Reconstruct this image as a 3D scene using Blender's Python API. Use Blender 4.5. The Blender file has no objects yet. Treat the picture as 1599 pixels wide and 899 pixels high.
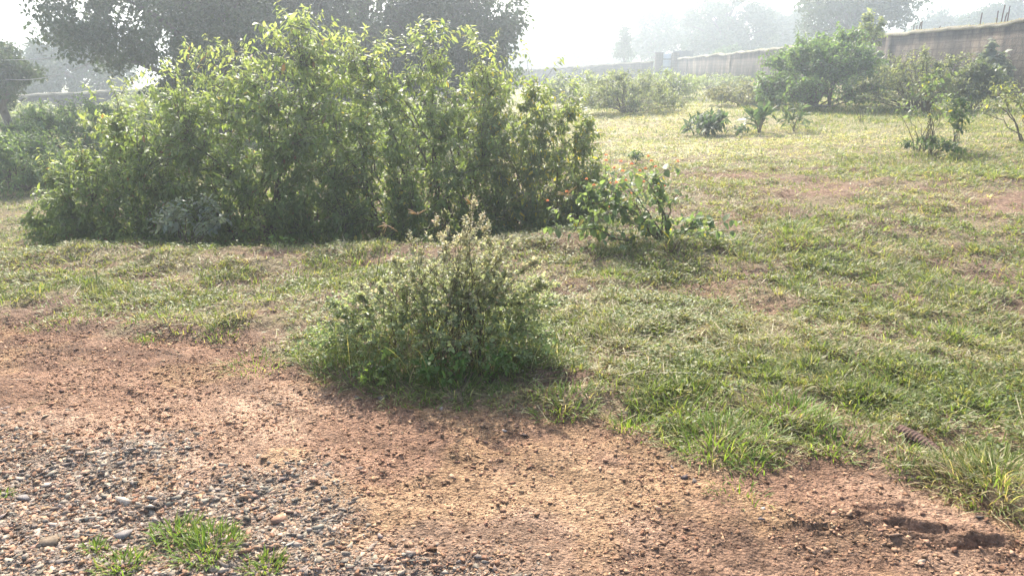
import bpy, math, random
import numpy as np
from math import radians as RAD

rng = np.random.default_rng(7)
random.seed(7)
scene = bpy.context.scene
COL = scene.collection
R = rng.random
def U(a, b, n=None): return rng.uniform(a, b, n)

# ------------------------------------------------------------ camera model
FPX, W0, H0 = 1163.0, 1599.0, 899.0
PITCH, CAMH = RAD(16.3), 1.6
SUN_AZ, SUN_EL = RAD(-9), RAD(41)      # azimuth from +Y towards +X

def ray(px, py):
    u = (px - W0 / 2) / FPX; v = (H0 / 2 - py) / FPX
    return np.array([u, math.cos(PITCH) + v * math.sin(PITCH), -math.sin(PITCH) + v * math.cos(PITCH)])
def at(px, py, y):
    d = ray(px, py); t = y / d[1]
    return d[0] * t, y, CAMH + d[2] * t

# ------------------------------------------------------------ noise
def _h(ix, iy, seed):
    n = (ix.astype(np.int64) * 374761393 + iy.astype(np.int64) * 668265263 + seed * 974634777) & 0x7fffffff
    n = ((n ^ (n >> 13)) * 1274126177) & 0x7fffffff
    n = n ^ (n >> 16)
    return (n & 0xffffff) / float(0xffffff)
def vnoise(x, y, s, seed=0):
    x = np.asarray(x, float) / s; y = np.asarray(y, float) / s
    ix = np.floor(x); iy = np.floor(y); fx = x - ix; fy = y - iy
    fx = fx * fx * (3 - 2 * fx); fy = fy * fy * (3 - 2 * fy)
    a = _h(ix, iy, seed); b = _h(ix + 1, iy, seed); c = _h(ix, iy + 1, seed); d = _h(ix + 1, iy + 1, seed)
    return (a * (1 - fx) + b * fx) * (1 - fy) + (c * (1 - fx) + d * fx) * fy
def fbm(x, y, s, seed=0, o=4, g=.5):
    x = np.asarray(x, float); y = np.asarray(y, float)
    t = 0; amp = 1; tot = 0
    for k in range(o):
        t = t + amp * vnoise(x * (.8 + .03 * k) + y * .6 + k * 17.3, y * (.8 + .03 * k) - x * .6 + k * 5.1, s / 2 ** k, seed + k); tot += amp; amp *= g
    return t / tot
def sst(a, b, x):
    t = np.clip((x - a) / (b - a), 0, 1); return t * t * (3 - 2 * t)

# ------------------------------------------------------------ terrain
def H_base(x, y):
    x = np.asarray(x, float); y = np.asarray(y, float)
    w = sst(3.0, 9.0, y)
    z = w * (.05 * 30 * np.tanh(x / 30) + .015 * 25 * (1 - np.exp(-np.maximum(y - 3, 0) / 25)))
    # ditch behind the near bank on the left, with a small crest in front of it
    lw = 1 - sst(-.6, 1.4, x)
    cy = 6.75 + .25 * np.sin(x * 1.1) + .12 * np.sin(x * 3.1)
    z = z - lw * .42 * sst(cy, cy + .9, y) * (1 - .55 * sst(9, 13, y)) + lw * .09 * np.exp(-((y - cy + .25) / .4) ** 2)
    return z
def ground_pt(px, py, f=H_base):
    d = ray(px, py); lo, prev = 1.0, None
    t = 1.5
    while t < 200:
        p = np.array([0, 0, CAMH]) + d * t
        if p[2] < float(f(p[0], p[1])): break
        t *= 1.01
    return float(p[0]), float(p[1])
# edge of the dirt road, traced as a curve on the ground
_edge_px = [(-250, 470), (0, 512), (120, 520), (300, 530), (400, 560), (480, 590), (560, 628), (700, 640), (820, 650), (950, 690),
            (1080, 735), (1200, 745), (1320, 735), (1460, 765), (1599, 822), (1750, 870)]
_e = np.array([ground_pt(a, b) for a, b in _edge_px])
_e = _e[np.argsort(_e[:, 0])]
def edge_y(x):
    x = np.asarray(x, float)
    return np.interp(x, _e[:, 0], _e[:, 1]) + (vnoise(x, x * 0, .25, 3) - .5) * .16 + (vnoise(x, x * 0, .08, 4) - .5) * .07
_bare = []   # bare soil patches in the grass: x, y, rx, ry
for px, py, rx, ry in [(1085, 455, .42, .18), (600, 408, .55, .2), (1180, 490, .35, .2), (60, 505, .8, .18), (340, 535, .6, .15),
                       (1330, 655, .22, .16), (1130, 280, .8, .5), (1290, 300, .7, .5), (1590, 325, .8, .6), (1150, 350, .35, .4),
                       (40, 395, .5, .25), (1430, 700, .34, .16), (860, 610, .25, .08), (240, 385, .6, .16), (820, 400, .4, .16), (130, 425, .5, .12), (430, 398, .6, .15), (700, 395, .4, .15), (30, 455, .4, .1), (250, 440, .3, .08), (980, 660, .2, .1)]:
    gx, gy = ground_pt(px, py); _bare.append((gx, gy, rx, ry))
def bare(x, y):
    m = 0
    for bx, by, rx, ry in _bare:
        m = np.maximum(m, np.exp(-(((x - bx) / rx) ** 2 + ((y - by) / ry) ** 2)))
    return m
_rx, _ry = ground_pt(1420, 835)
_fx, _fy = ground_pt(1255, 690)
_mx, _my = ground_pt(1060, 425)
def H(x, y):
    x = np.asarray(x, float); y = np.asarray(y, float)
    z = H_base(x, y)
    e = edge_y(x); g = sst(e - .02, e + .22, y)             # 1 on the grass side
    near = 1 - sst(9, 16, y)
    z = z + g * near * (.03 + .10 * (fbm(x, y, .5, 11) - .45) + .075 * (fbm(x, y, .16, 12, 3) - .5))
    z = z + (1 - near) * .25 * (fbm(x, y, 4, 13) - .5)
    # road: soft ruts, lumps and crumbs
    r = (1 - g)
    band = y - np.interp(x, _e[:, 0], _e[:, 1])
    z = z + r * (.05 * (fbm(x * .3, band, .35, 21) - .5) + .030 * (fbm(x, y, .22, 22, 3, .6) - .5) + .024 * (fbm(x, y, .075, 24, 3, .75) - .5) * (.5 + fbm(x, y, .6, 25)))
    # trampled hole at the right
    wx = (fbm(x, y, .12, 26, 3) - .5) * .16; wy = (fbm(x, y, .12, 27, 3) - .5) * .10
    for dx, dy, a, b, dep in ((0, 0, .10, .035, .035), (.13, -.07, .10, .035, .045), (-.12, .06, .07, .025, .02), (.0, .13, .08, .025, .022), (.3, -.1, .1, .04, .03), (-.35, .0, .16, .02, .015)):
        q = ((x - _rx - dx + wx) / a) ** 2 + ((y - _ry - dy + wy) / b) ** 2
        dep = dep * .8; z = z - dep * np.exp(-q) * (.6 + .8 * fbm(x, y, .06, 28, 3)) + dep * .35 * np.exp(-((np.sqrt(q) - 1.6) / .4) ** 2)
    z = z - .07 * np.exp(-(((x - _fx) / .09) ** 2 + ((y - _fy) / .07) ** 2))
    z = z - bare(x, y) * .03 * near
    # mound at the foot of the flowering shrub
    z = z + .14 * np.exp(-(((x - _mx) / .45) ** 2 + ((y - _my - .25) / .3) ** 2))
    return z

# ------------------------------------------------------------ mesh plumbing
def mesh_obj(name, verts, faces, mat, parent=None, col=None, smooth=False):
    me = bpy.data.meshes.new(name)
    verts = np.asarray(verts, np.float32).reshape(-1, 3)
    me.vertices.add(len(verts)); me.vertices.foreach_set('co', verts.ravel())
    fl = [np.asarray(f, np.int32) for f in faces if len(f)]
    loops = np.concatenate([f.ravel() for f in fl])
    tot = np.concatenate([np.full(len(f), f.shape[1], np.int32) for f in fl])
    start = np.concatenate([[0], np.cumsum(tot)[:-1]]).astype(np.int32)
    me.loops.add(len(loops)); me.loops.foreach_set('vertex_index', loops)
    me.polygons.add(len(tot)); me.polygons.foreach_set('loop_start', start)
    if smooth: me.polygons.foreach_set('use_smooth', np.ones(len(tot), bool))
    me.update(calc_edges=True)
    if col is not None:
        a = me.color_attributes.new('Col', 'FLOAT_COLOR', 'POINT')
        c = np.ones((len(verts), 4), np.float32); c[:, :3] = col; a.data.foreach_set('color', c.ravel())
    me.materials.append(mat)
    o = bpy.data.objects.new(name, me); COL.objects.link(o)
    if parent: o.parent = parent
    return o
def tag(o, label=None, cat=None, group=None, kind=None):
    if label: o['label'] = label
    if cat: o['category'] = cat
    if group: o['group'] = group
    if kind: o['kind'] = kind
    return o
def empty(name, loc, label, cat, group=None):
    o = bpy.data.objects.new(name, None); o.location = loc; o.empty_display_size = .1
    COL.objects.link(o); tag(o, label, cat, group)
    return o
class Bag:
    def __init__(s): s.v = []; s.f = []; s.c = []; s.n = 0
    def add(s, v, faces, c=None):
        v = np.asarray(v, float).reshape(-1, 3)
        s.v.append(v)
        for f in faces: s.f.append(np.asarray(f) + s.n)
        if c is not None: s.c.append(np.broadcast_to(np.asarray(c, float), (len(v), 3)))
        s.n += len(v)
    def build(s, name, mat, parent=None, smooth=False):
        if not s.v: return None
        q = [f for f in s.f if f.shape[1] == 4]; t = [f for f in s.f if f.shape[1] == 3]
        o = [f for f in s.f if f.shape[1] > 4]
        fl = ([np.concatenate(q)] if q else []) + ([np.concatenate(t)] if t else []) + o
        return mesh_obj(name, np.concatenate(s.v), fl, mat, parent, np.concatenate(s.c) if s.c else None, smooth)
def norm(a): return a / np.maximum(np.linalg.norm(a, axis=-1, keepdims=True), 1e-9)
def randdir(n):
    v = rng.normal(size=(n, 3)); return norm(v)
def tubes(P, Rd, sides=5):
    """P (N,K,3), Rd (N,K) -> verts, faces"""
    P = np.asarray(P, float); Rd = np.asarray(Rd, float); N, K, _ = P.shape
    T = np.gradient(P, axis=1) if K > 2 else np.repeat(P[:, 1:] - P[:, :1], 2, 1)
    T = norm(T)
    ref = np.where(np.abs(T[..., 2:3]) > .9, np.array([1., 0, 0]), np.array([0, 0, 1.]))
    A = norm(np.cross(T, ref)); B = np.cross(T, A)
    th = np.arange(sides) / sides * 2 * math.pi
    V = P[:, :, None] + Rd[:, :, None, None] * (A[:, :, None] * np.cos(th)[:, None] + B[:, :, None] * np.sin(th)[:, None])
    idx = np.arange(N * K * sides).reshape(N, K, sides)
    a = idx[:, :-1]; b = idx[:, 1:]
    F = np.stack([a, np.roll(a, -1, 2), np.roll(b, -1, 2), b], -1).reshape(-1, 4)
    return V.reshape(-1, 3), [F]
def leaves(pos, d, nrm, L, Wd, col, kind='full', fold=.25, droop=.15):
    """pointed folded leaves. pos,d,nrm (N,3); L,Wd (N,)"""
    N = len(pos); d = norm(d); side = norm(np.cross(d, nrm)); up = np.cross(side, d)
    if kind == 'full':
        rows = [(0, 0, 0), (.3, -1, fold), (.3, 0, 0), (.3, 1, fold), (.68, -.72, fold * .7), (.68, 0, 0), (.68, .72, fold * .7), (1, 0, 0)]
        F3 = [(0, 2, 1), (0, 3, 2), (4, 5, 7), (5, 6, 7)]; F4 = [(1, 2, 5, 4), (2, 3, 6, 5)]
    elif kind == 'round':
        rows = [(0, 0, 0), (.25, -.8, fold), (.25, .8, fold), (.7, -.9, fold), (.7, .9, fold), (1, 0, 0)]
        F3 = []; F4 = [(0, 2, 4, 5), (0, 5, 3, 1)]
    else:
        rows = [(0, 0, 0), (.42, -1, fold), (.42, 1, fold), (1, 0, 0)]
        F3 = [(0, 2, 3), (0, 3, 1)]; F4 = []
    V = np.empty((N, len(rows), 3))
    for i, (t, s, u) in enumerate(rows):
        V[:, i] = pos + d * (t * L)[:, None] + side * (s * Wd * .5)[:, None] + up * ((u * Wd * .5) - droop * t * t * L)[:, None]
    base = (np.arange(N) * len(rows))[:, None, None]
    faces = []
    if F4: faces.append((base + np.array(F4)[None]).reshape(-1, 4))
    if F3: faces.append((base + np.array(F3)[None]).reshape(-1, 3))
    C = np.repeat(col, len(rows), 0)
    return V.reshape(-1, 3), faces, C
def blades(pos, az, lean, L, Wd, bend, col, segs=2):
    """grass blades: lean = angle from vertical at the base, bend = added lean along the blade"""
    N = len(pos); K = segs + 1
    ds = L / segs; P = np.empty((N, K, 3)); P[:, 0] = pos
    dirx = np.stack([np.cos(az), np.sin(az)], 1)
    for k in range(segs):
        a = lean + bend * (k + .3) / segs
        st = np.concatenate([dirx * np.sin(a)[:, None], np.cos(a)[:, None]], 1)
        P[:, k + 1] = P[:, k] + st * ds[:, None]
    tw = az + math.pi / 2 + U(-.7, .7, N)
    sd = np.stack([np.cos(tw), np.sin(tw), U(-.3, .3, N)], 1)
    nv = 2 * segs + 1
    V = np.empty((N, nv, 3))
    for k in range(segs):
        w = Wd * (.5 if k == 0 else .5 * (1 - .35 * k / segs))
        V[:, 2 * k] = P[:, k] - sd * w[:, None]; V[:, 2 * k + 1] = P[:, k] + sd * w[:, None]
    V[:, -1] = P[:, -1]
    base = (np.arange(N) * nv)[:, None, None]; faces = []
    if segs > 1: faces.append((base + np.array([(2 * k, 2 * k + 1, 2 * k + 3, 2 * k + 2) for k in range(segs - 1)])[None]).reshape(-1, 4))
    faces.append((base + np.array([(2 * segs - 2, 2 * segs - 1, 2 * segs)])[None]).reshape(-1, 3))
    return V.reshape(-1, 3), faces, np.repeat(col, nv, 0)

# ------------------------------------------------------------ materials
def new_mat(name):
    m = bpy.data.materials.new(name); m.use_nodes = True
    nt = m.node_tree; nt.nodes.clear()
    out = nt.nodes.new('ShaderNodeOutputMaterial')
    return m, nt, out
def leaf_mat(name, trans=.45, rough=.45, spec=.35, tint=(1.15, 1.2, .55)):
    m, nt, out = new_mat(name); N = nt.nodes.new; L = nt.links.new
    a = N('ShaderNodeVertexColor'); a.layer_name = 'Col'
    p = N('ShaderNodeBsdfPrincipled'); p.inputs['Roughness'].default_value = rough; p.inputs['Specular IOR Level'].default_value = spec
    t = N('ShaderNodeBsdfTranslucent'); mx = N('ShaderNodeMixShader'); mx.inputs[0].default_value = trans
    mul = N('ShaderNodeMix'); mul.data_type = 'RGBA'; mul.blend_type = 'MULTIPLY'; mul.inputs[0].default_value = 1
    mul.clamp_result = False
    mul.inputs[7].default_value = (*[c * 1.5 for c in tint], 1)
    nz = N('ShaderNodeTexNoise'); nz.inputs['Scale'].default_value = 60
    tc = N('ShaderNodeTexCoord'); L(tc.outputs['Object'], nz.inputs['Vector'])
    mr = N('ShaderNodeMapRange'); mr.inputs[3].default_value = .75; mr.inputs[4].default_value = 1.25; L(nz.outputs[0], mr.inputs[0])
    v = N('ShaderNodeVectorMath'); v.operation = 'SCALE'; L(a.outputs[0], v.inputs[0]); L(mr.outputs[0], v.inputs['Scale'])
    L(v.outputs[0], p.inputs['Base Color']); L(v.outputs[0], mul.inputs[6]); L(mul.outputs[2], t.inputs['Color'])
    L(p.outputs[0], mx.inputs[1]); L(t.outputs[0], mx.inputs[2]); L(mx.outputs[0], out.inputs[0])
    return m
def ramp(nt, src, stops):
    r = nt.nodes.new('ShaderNodeValToRGB'); e = r.color_ramp.elements
    while len(e) > 1: e.remove(e[-1])
    e[0].position = stops[0][0]; e[0].color = (*stops[0][1], 1)
    for p, c in stops[1:]:
        k = e.new(p); k.color = (*c, 1)
    nt.links.new(src, r.inputs[0]); return r
def noise_node(nt, scale, detail=6, rough=.6, vec=None):
    n = nt.nodes.new('ShaderNodeTexNoise'); n.inputs['Scale'].default_value = scale
    n.inputs['Detail'].default_value = detail; n.inputs['Roughness'].default_value = rough
    if vec: nt.links.new(vec, n.inputs['Vector'])
    return n
def solid(name, c1, c2, scale=20, rough=.85, bump=.3, bscale=None, dist=.01, spec=.3):
    m, nt, out = new_mat(name); N = nt.nodes.new; L = nt.links.new
    tc = N('ShaderNodeTexCoord'); n = noise_node(nt, scale, 6, .6, tc.outputs['Object'])
    r = ramp(nt, n.outputs[0], [(.3, c1), (.7, c2)])
    p = N('ShaderNodeBsdfPrincipled'); p.inputs['Roughness'].default_value = rough; p.inputs['Specular IOR Level'].default_value = spec
    L(r.outputs[0], p.inputs['Base Color'])
    n2 = noise_node(nt, bscale or scale * 3, 6, .65, tc.outputs['Object'])
    b = N('ShaderNodeBump'); b.inputs['Strength'].default_value = bump; b.inputs['Distance'].default_value = dist
    L(n2.outputs[0], b.inputs['Height']); L(b.outputs[0], p.inputs['Normal']); L(p.outputs[0], out.inputs[0])
    return m
def soil_mat(name, stops, big=1.2):
    m, nt, out = new_mat(name); N = nt.nodes.new; L = nt.links.new
    tc = N('ShaderNodeTexCoord'); vec = tc.outputs['Object']
    a = N('ShaderNodeVertexColor'); a.layer_name = 'Col'
    n1 = noise_node(nt, 38, 8, .75, vec)
    r1 = ramp(nt, n1.outputs[0], [(.36, (.42, .37, .34)), (.5, (.95, .94, .93)), (.64, (1.5, 1.47, 1.42))])
    mul = N('ShaderNodeMix'); mul.data_type = 'RGBA'; mul.blend_type = 'MULTIPLY'; mul.inputs[0].default_value = 1
    L(a.outputs[0], mul.inputs[6]); L(r1.outputs[0], mul.inputs[7])
    p = N('ShaderNodeBsdfPrincipled'); p.inputs['Roughness'].default_value = .9; p.inputs['Specular IOR Level'].default_value = .2
    L(mul.outputs[2], p.inputs['Base Color'])
    vo = N('ShaderNodeTexVoronoi'); vo.inputs['Scale'].default_value = 75; L(vec, vo.inputs['Vector'])
    n2 = noise_node(nt, 120, 6, .7, vec)
    ad = N('ShaderNodeMath'); ad.operation = 'SUBTRACT'; L(n2.outputs[0], ad.inputs[0]); L(vo.outputs['Distance'], ad.inputs[1])
    b = N('ShaderNodeBump'); b.inputs['Strength'].default_value = 1; b.inputs['Distance'].default_value = .016
    L(ad.outputs[0], b.inputs['Height']); L(b.outputs[0], p.inputs['Normal']); L(p.outputs[0], out.inputs[0])
    return m
M = dict(
    grass=leaf_mat('grass', .42, .5, .3, (1.05, 1.05, .5)),
    leaf=leaf_mat('leaf', .47, .48, .35, (1.15, 1.15, .62)),
    waxy=leaf_mat('waxy_leaf', .44, .42, .4, (1.08, 1.08, .75)),
    tree=leaf_mat('tree_leaf', .25, .6, .2, (1, 1.1, .6)),
    petal=leaf_mat('petal', .4, .6, .2, (1, .9, .8)),
    stem=solid('stem', (.08, .065, .04), (.17, .14, .09), 40),
    greenstem=solid('green_stem', (.07, .09, .03), (.14, .14, .06), 40),
    bark=solid('bark', (.05, .04, .03), (.13, .11, .09), 6, .9, .8, 12, .05),
    soil=soil_mat('soil', None),
    wall=None, stone=None)

# stone (colour per stone in Col)
def stone_mat(name):
    m, nt, out = new_mat(name); N = nt.nodes.new; L = nt.links.new
    a = N('ShaderNodeVertexColor'); a.layer_name = 'Col'
    tc = N('ShaderNodeTexCoord'); n = noise_node(nt, 90, 6, .65, tc.outputs['Object'])
    r = ramp(nt, n.outputs[0], [(.3, (.7, .7, .7)), (.7, (1.25, 1.22, 1.18))])
    mul = N('ShaderNodeMix'); mul.data_type = 'RGBA'; mul.blend_type = 'MULTIPLY'; mul.inputs[0].default_value = 1
    L(a.outputs[0], mul.inputs[6]); L(r.outputs[0], mul.inputs[7])
    p = N('ShaderNodeBsdfPrincipled'); p.inputs['Roughness'].default_value = .95; p.inputs['Specular IOR Level'].default_value = .06
    L(mul.outputs[2], p.inputs['Base Color'])
    b = N('ShaderNodeBump'); b.inputs['Strength'].default_value = .6; b.inputs['Distance'].default_value = .003
    L(n.outputs[0], b.inputs['Height']); L(b.outputs[0], p.inputs['Normal']); L(p.outputs[0], out.inputs[0])
    return m
M['stone'] = stone_mat('stone')
def wall_mat():
    m, nt, out = new_mat('wall_plaster'); N = nt.nodes.new; L = nt.links.new
    tc = N('ShaderNodeTexCoord'); vec = tc.outputs['Object']
    mp = N('ShaderNodeMapping'); mp.inputs['Scale'].default_value = (1.6, 1.6, .35); L(vec, mp.inputs['Vector'])
    n = noise_node(nt, 1.3, 8, .65, mp.outputs[0])
    r = ramp(nt, n.outputs[0], [(.34, (.03, .023, .018)), (.5, (.08, .062, .048)), (.66, (.19, .15, .11))])
    br = N('ShaderNodeTexBrick'); br.inputs['Scale'].default_value = 1
    br.inputs['Brick Width'].default_value = .42; br.inputs['Row Height'].default_value = .2; br.inputs['Mortar Size'].default_value = .02
    br.inputs['Color1'].default_value = (1, 1, 1, 1); br.inputs['Color2'].default_value = (.8, .78, .76, 1); br.inputs['Mortar'].default_value = (.45, .43, .4, 1)
    sx = N('ShaderNodeSeparateXYZ'); L(vec, sx.inputs[0])
    ad = N('ShaderNodeMath'); L(sx.outputs[0], ad.inputs[0]); L(sx.outputs[1], ad.inputs[1])
    cb = N('ShaderNodeCombineXYZ'); L(ad.outputs[0], cb.inputs[0]); L(sx.outputs[2], cb.inputs[1]); L(cb.outputs[0], br.inputs['Vector'])
    mul = N('ShaderNodeMix'); mul.data_type = 'RGBA'; mul.blend_type = 'MULTIPLY'; mul.inputs[0].default_value = .8
    L(r.outputs[0], mul.inputs[6]); L(br.outputs[0], mul.inputs[7])
    p = N('ShaderNodeBsdfPrincipled'); p.inputs['Roughness'].default_value = .92; p.inputs['Specular IOR Level'].default_value = .2
    L(mul.outputs[2], p.inputs['Base Color'])
    n2 = noise_node(nt, 9, 8, .7, vec)
    b = N('ShaderNodeBump'); b.inputs['Strength'].default_value = 1; b.inputs['Distance'].default_value = .07
    L(n2.outputs[0], b.inputs['Height']); L(b.outputs[0], p.inputs['Normal']); L(p.outputs[0], out.inputs[0])
    return m
M['wall'] = wall_mat()
M['coping'] = solid('coping', (.13, .12, .08), (.40, .36, .28), 2.2, .95, 1, 9, .08)
M['metal'] = solid('painted_metal', (.35, .42, .5), (.5, .56, .62), 2, .5, .1)
M['darkmetal'] = solid('dark_metal', (.04, .05, .055), (.09, .1, .1), 4, .6, .1)
M['rust'] = solid('rusty_steel', (.06, .035, .025), (.12, .07, .05), 30, .8, .2)
M['cable'] = solid('cable', (.25, .25, .25), (.4, .4, .4), 3, .5, .0)
M['drybark'] = solid('dry_bark', (.07, .04, .03), (.17, .10, .075), 30, .85, .6, 60, .004)

def mix(c1, c2, t):
    return np.asarray(c1)[None] * (1 - t[:, None]) + np.asarray(c2)[None] * t[:, None]
def jitter(col, v=.2, h=.08):
    n = len(col); return np.clip(col * (1 + U(-v, v, n))[:, None] * (1 + U(-h, h, (n, 3))), .005, .95)

# ------------------------------------------------------------ ground and road
def graded(lo_far, lo, hi, hi_far, step, g):
    a = list(np.arange(lo, hi, step)); s = step; x = a[-1]
    while x < hi_far: s *= g; x += s; a.append(min(x, hi_far))
    s = step; x = a[0]; b = []
    while x > lo_far: s *= g; x -= s; b.append(max(x, lo_far))
    return np.array(sorted(set(b)) + a)
gx = graded(-420, -3.5, 3.9, 420, .011, 1.035)
gy1 = np.arange(1.65, 5.2, .010); gy2 = []
y, s = gy1[-1], .010
while y < 420: s = min(s * 1.014, 12) if y < 12 else s * 1.05; y += s; gy2.append(min(y, 420))
gy0 = []; y, s = 1.65, .010
while y > -60: s *= 1.15; y -= s; gy0.append(max(y, -60))
gy = np.concatenate([gy0[::-1], gy1, gy2])
X, Y = np.meshgrid(gx, gy); Z = H(X, Y)
E = edge_y(X); gm = sst(E - .03, E + .12, Y)
xf, yf = X.ravel(), Y.ravel()
# soil colour: pink-brown with paler, ochre and dark patches
n1 = fbm(xf, yf, .9, 31); n2 = fbm(xf, yf, .12, 32, 4, .6); n3 = fbm(xf, yf, .45, 33)
c = mix((.245, .145, .095), (.385, .255, .175), sst(.35, .65, n1))
band = yf - np.interp(xf, _e[:, 0], _e[:, 1]); nb_ = fbm(xf * .22, band * 2.2, .45, 38, 4)
c = c * (.70 + .55 * sst(.32, .68, nb_))[:, None]
n4 = fbm(xf, yf, .035, 37, 2)
oc = sst(.52, .68, n3); c = c * (1 - .6 * oc[:, None]) + np.array((.40, .26, .14)) * .6 * oc[:, None]
c = c * (.45 + .6 * n2 + .5 * n4)[:, None]
_g = np.array([ground_pt(a, b) for a, b in [(-300, 665), (0, 690), (200, 712), (400, 748), (520, 800), (620, 860), (680, 930)]]); _g = _g[np.argsort(_g[:, 0])]
def gravelness(x, y):
    # the grey gravel spread of the lower left
    d = np.interp(x, _g[:, 0], _g[:, 1]) - y - .08
    return sst(-.35, .30, d + (fbm(x, y, .3, 41) - .5) * .9) * (1 - sst(0, .5, x - _g[-1, 0]))
gr = gravelness(xf, yf)
c = c * (1 - .7 * gr[:, None]) + np.array((.27, .235, .20)) * .7 * gr[:, None]
gmf = gm.ravel(); th = fbm(xf, yf, .3, 35)
soilg = mix((.20, .13, .09), (.25, .20, .12), sst(.35, .6, th))
far = sst(8, 22, np.hypot(xf, yf))
farc = mix((.27, .27, .11), (.35, .31, .17), sst(.35, .65, fbm(xf, yf, 2.5, 36)))
soilg = soilg * (1 - far[:, None]) + farc * far[:, None]
br_ = np.clip(bare(xf, yf), 0, 1)[:, None]; soilg = soilg * (1 - br_) + np.array((.26, .165, .11)) * br_
c = c * (1 - gmf[:, None]) + soilg * gmf[:, None]
V = np.stack([xf, yf, Z.ravel()], 1)
ny, nx = X.shape
idx = np.arange(nx * ny).reshape(ny, nx)
F = np.stack([idx[:-1, :-1], idx[:-1, 1:], idx[1:, 1:], idx[1:, :-1]], -1).reshape(-1, 4)
road_face = (gm[:-1, :-1] < .5).ravel() & (Y[:-1, :-1] < 8).ravel()
def submesh(name, F):
    u, inv = np.unique(F, return_inverse=True)
    o = mesh_obj(name, V[u], [inv.reshape(F.shape)], M['soil'], None, c[u], True)
    tag(o, kind='structure'); return o
submesh('dirt_road', F[road_face]); submesh('ground', F[~road_face])

# ------------------------------------------------------------ grass field (too many blades to count)
def polar(n, d0, d1, a=42):
    d = d0 * (d1 / d0) ** R(n); az = U(-RAD(a), RAD(a), n)
    return d * np.sin(az), d * np.cos(az), d
# soft zones of the field, on the ground
def zone(px, py, rx, ry):
    a, b = ground_pt(px, py); return lambda x, y: np.exp(-(((x - a) / rx) ** 2 + ((y - b) / ry) ** 2))
Zstraw = [zone(1080, 235, 3, 2.5), zone(1200, 220, 3, 2), zone(1000, 190, 3, 4), zone(900, 470, .6, .5), zone(1100, 530, .7, .4), zone(800, 380, 1, .3), zone(1450, 300, 1, .8)]
Zlush = [zone(1400, 170, 7, 5), zone(1560, 270, 2, 2), zone(1240, 350, .8, .6), zone(1200, 610, .8, .3), zone(1430, 620, .6, .25), zone(200, 470, 1.2, .4), zone(500, 450, .8, .5), zone(1420, 440, 1.5, 1), zone(1000, 620, .5, .2)]
def zsum(zs, x, y):
    m = 0
    for z in zs: m = np.maximum(m, z(x, y))
    return m
def grass_prob(x, y):
    e = edge_y(x); g = sst(e - .06, e + .25, y)
    g = g * (.25 + .75 * sst(.1, .7, y - e + (fbm(x, y, .3, 55) - .5) * 1.3))
    p = g * (.24 + 1.0 * sst(.36, .58, fbm(x, y, .4, 51)))
    p = p * (1 - .9 * np.clip(bare(x, y) * (.05 + 1.9 * fbm(x, y, .2, 56)), 0, 1))
    return np.clip(p, 0, 1)
def grass_cols(x, y, n):
    s = np.clip(zsum(Zstraw, x, y) + .55 * sst(.45, .7, fbm(x, y, .7, 52)), 0, 1)
    l = zsum(Zlush, x, y)
    dry = R(n) < np.clip(.36 + .45 * s - .2 * l, .12, .88)
    green = mix((.13, .18, .05), (.22, .27, .08), R(n)); deep = mix((.09, .135, .04), (.16, .20, .06), R(n))
    straw = mix((.28, .26, .13), (.46, .42, .24), R(n)); straw = straw * (1 + .45 * np.clip(zsum(Zstraw[:3], x, y), 0, 1))[:, None]
    olive = mix((.18, .18, .08), (.30, .28, .14), R(n))
    t = R(n)[:, None]
    g = np.where(t < .45, green, np.where(t < .7, deep, olive))
    return jitter(np.where(dry[:, None], straw, g), .2), dry, l
grass = Bag()
N = 620000
x, y, d = polar(N, 3.0, 55)
keep = R(N) < grass_prob(x, y); x, y, d = x[keep], y[keep], d[keep]; n = len(x)
cc, dry, lush = grass_cols(x, y, n)
z = H(x, y)
far = sst(6, 25, d)
L = U(.02, .07, n) * (1 + .4 * lush) * (1 + .9 * far) * (.6 + .8 * fbm(x, y, .25, 53))
wd = U(.0022, .0048, n) * (1 + d / 6.0)
lean = np.where(dry, U(.9, 1.5, n), U(.25, 1.25, n))
wind = (fbm(x, y, .5, 54, 2) * 12.0)
az = wind + rng.normal(size=n) * 1.0
v, f, q = blades(np.stack([x, y, z - .004 + np.where(dry, U(0, .02, n), 0)], 1), az, lean, L, wd, U(.1, .9, n), cc)
grass.add(v, f, q)
NC = 15000
cx_, cy_, cd_ = polar(NC, 3.1, 30); k = R(NC) < grass_prob(cx_, cy_); cx_, cy_, cd_ = cx_[k], cy_[k], cd_[k]; nc = len(cx_); per = 26
cr = np.repeat(U(.02, .07, nc) * (1 + cd_ / 14), per); cL = np.repeat(U(.03, .10, nc), per); th_ = U(0, 6.28, nc * per); rr = np.sqrt(R(nc * per))
x = np.repeat(cx_, per) + cr * rr * np.cos(th_); y = np.repeat(cy_, per) + cr * rr * np.sin(th_); d = np.repeat(cd_, per); n = len(x)
c0, dry0, l0 = grass_cols(cx_, cy_, nc); c1, _, _ = grass_cols(x, y, n); cc = np.repeat(c0, per, 0) * .7 + c1 * .3
v, f, q = blades(np.stack([x, y, H(x, y) - .004], 1), th_ + rng.normal(size=n) * .5, U(.4, 1.45, n) * (.35 + .65 * rr) + np.repeat(np.where(dry0, .35, 0), per), cL * U(.5, 1.1, n) * (1 + .3 * np.repeat(l0, per)),
                 U(.0025, .005, n) * (1 + d / 7), U(.3, 1.2, n), cc, 3)
grass.add(v, f, q)
g = grass.build('grass', M['grass']); tag(g, 'short mown and trampled grass with dry straw covering the field', 'grass', kind='stuff')
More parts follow.
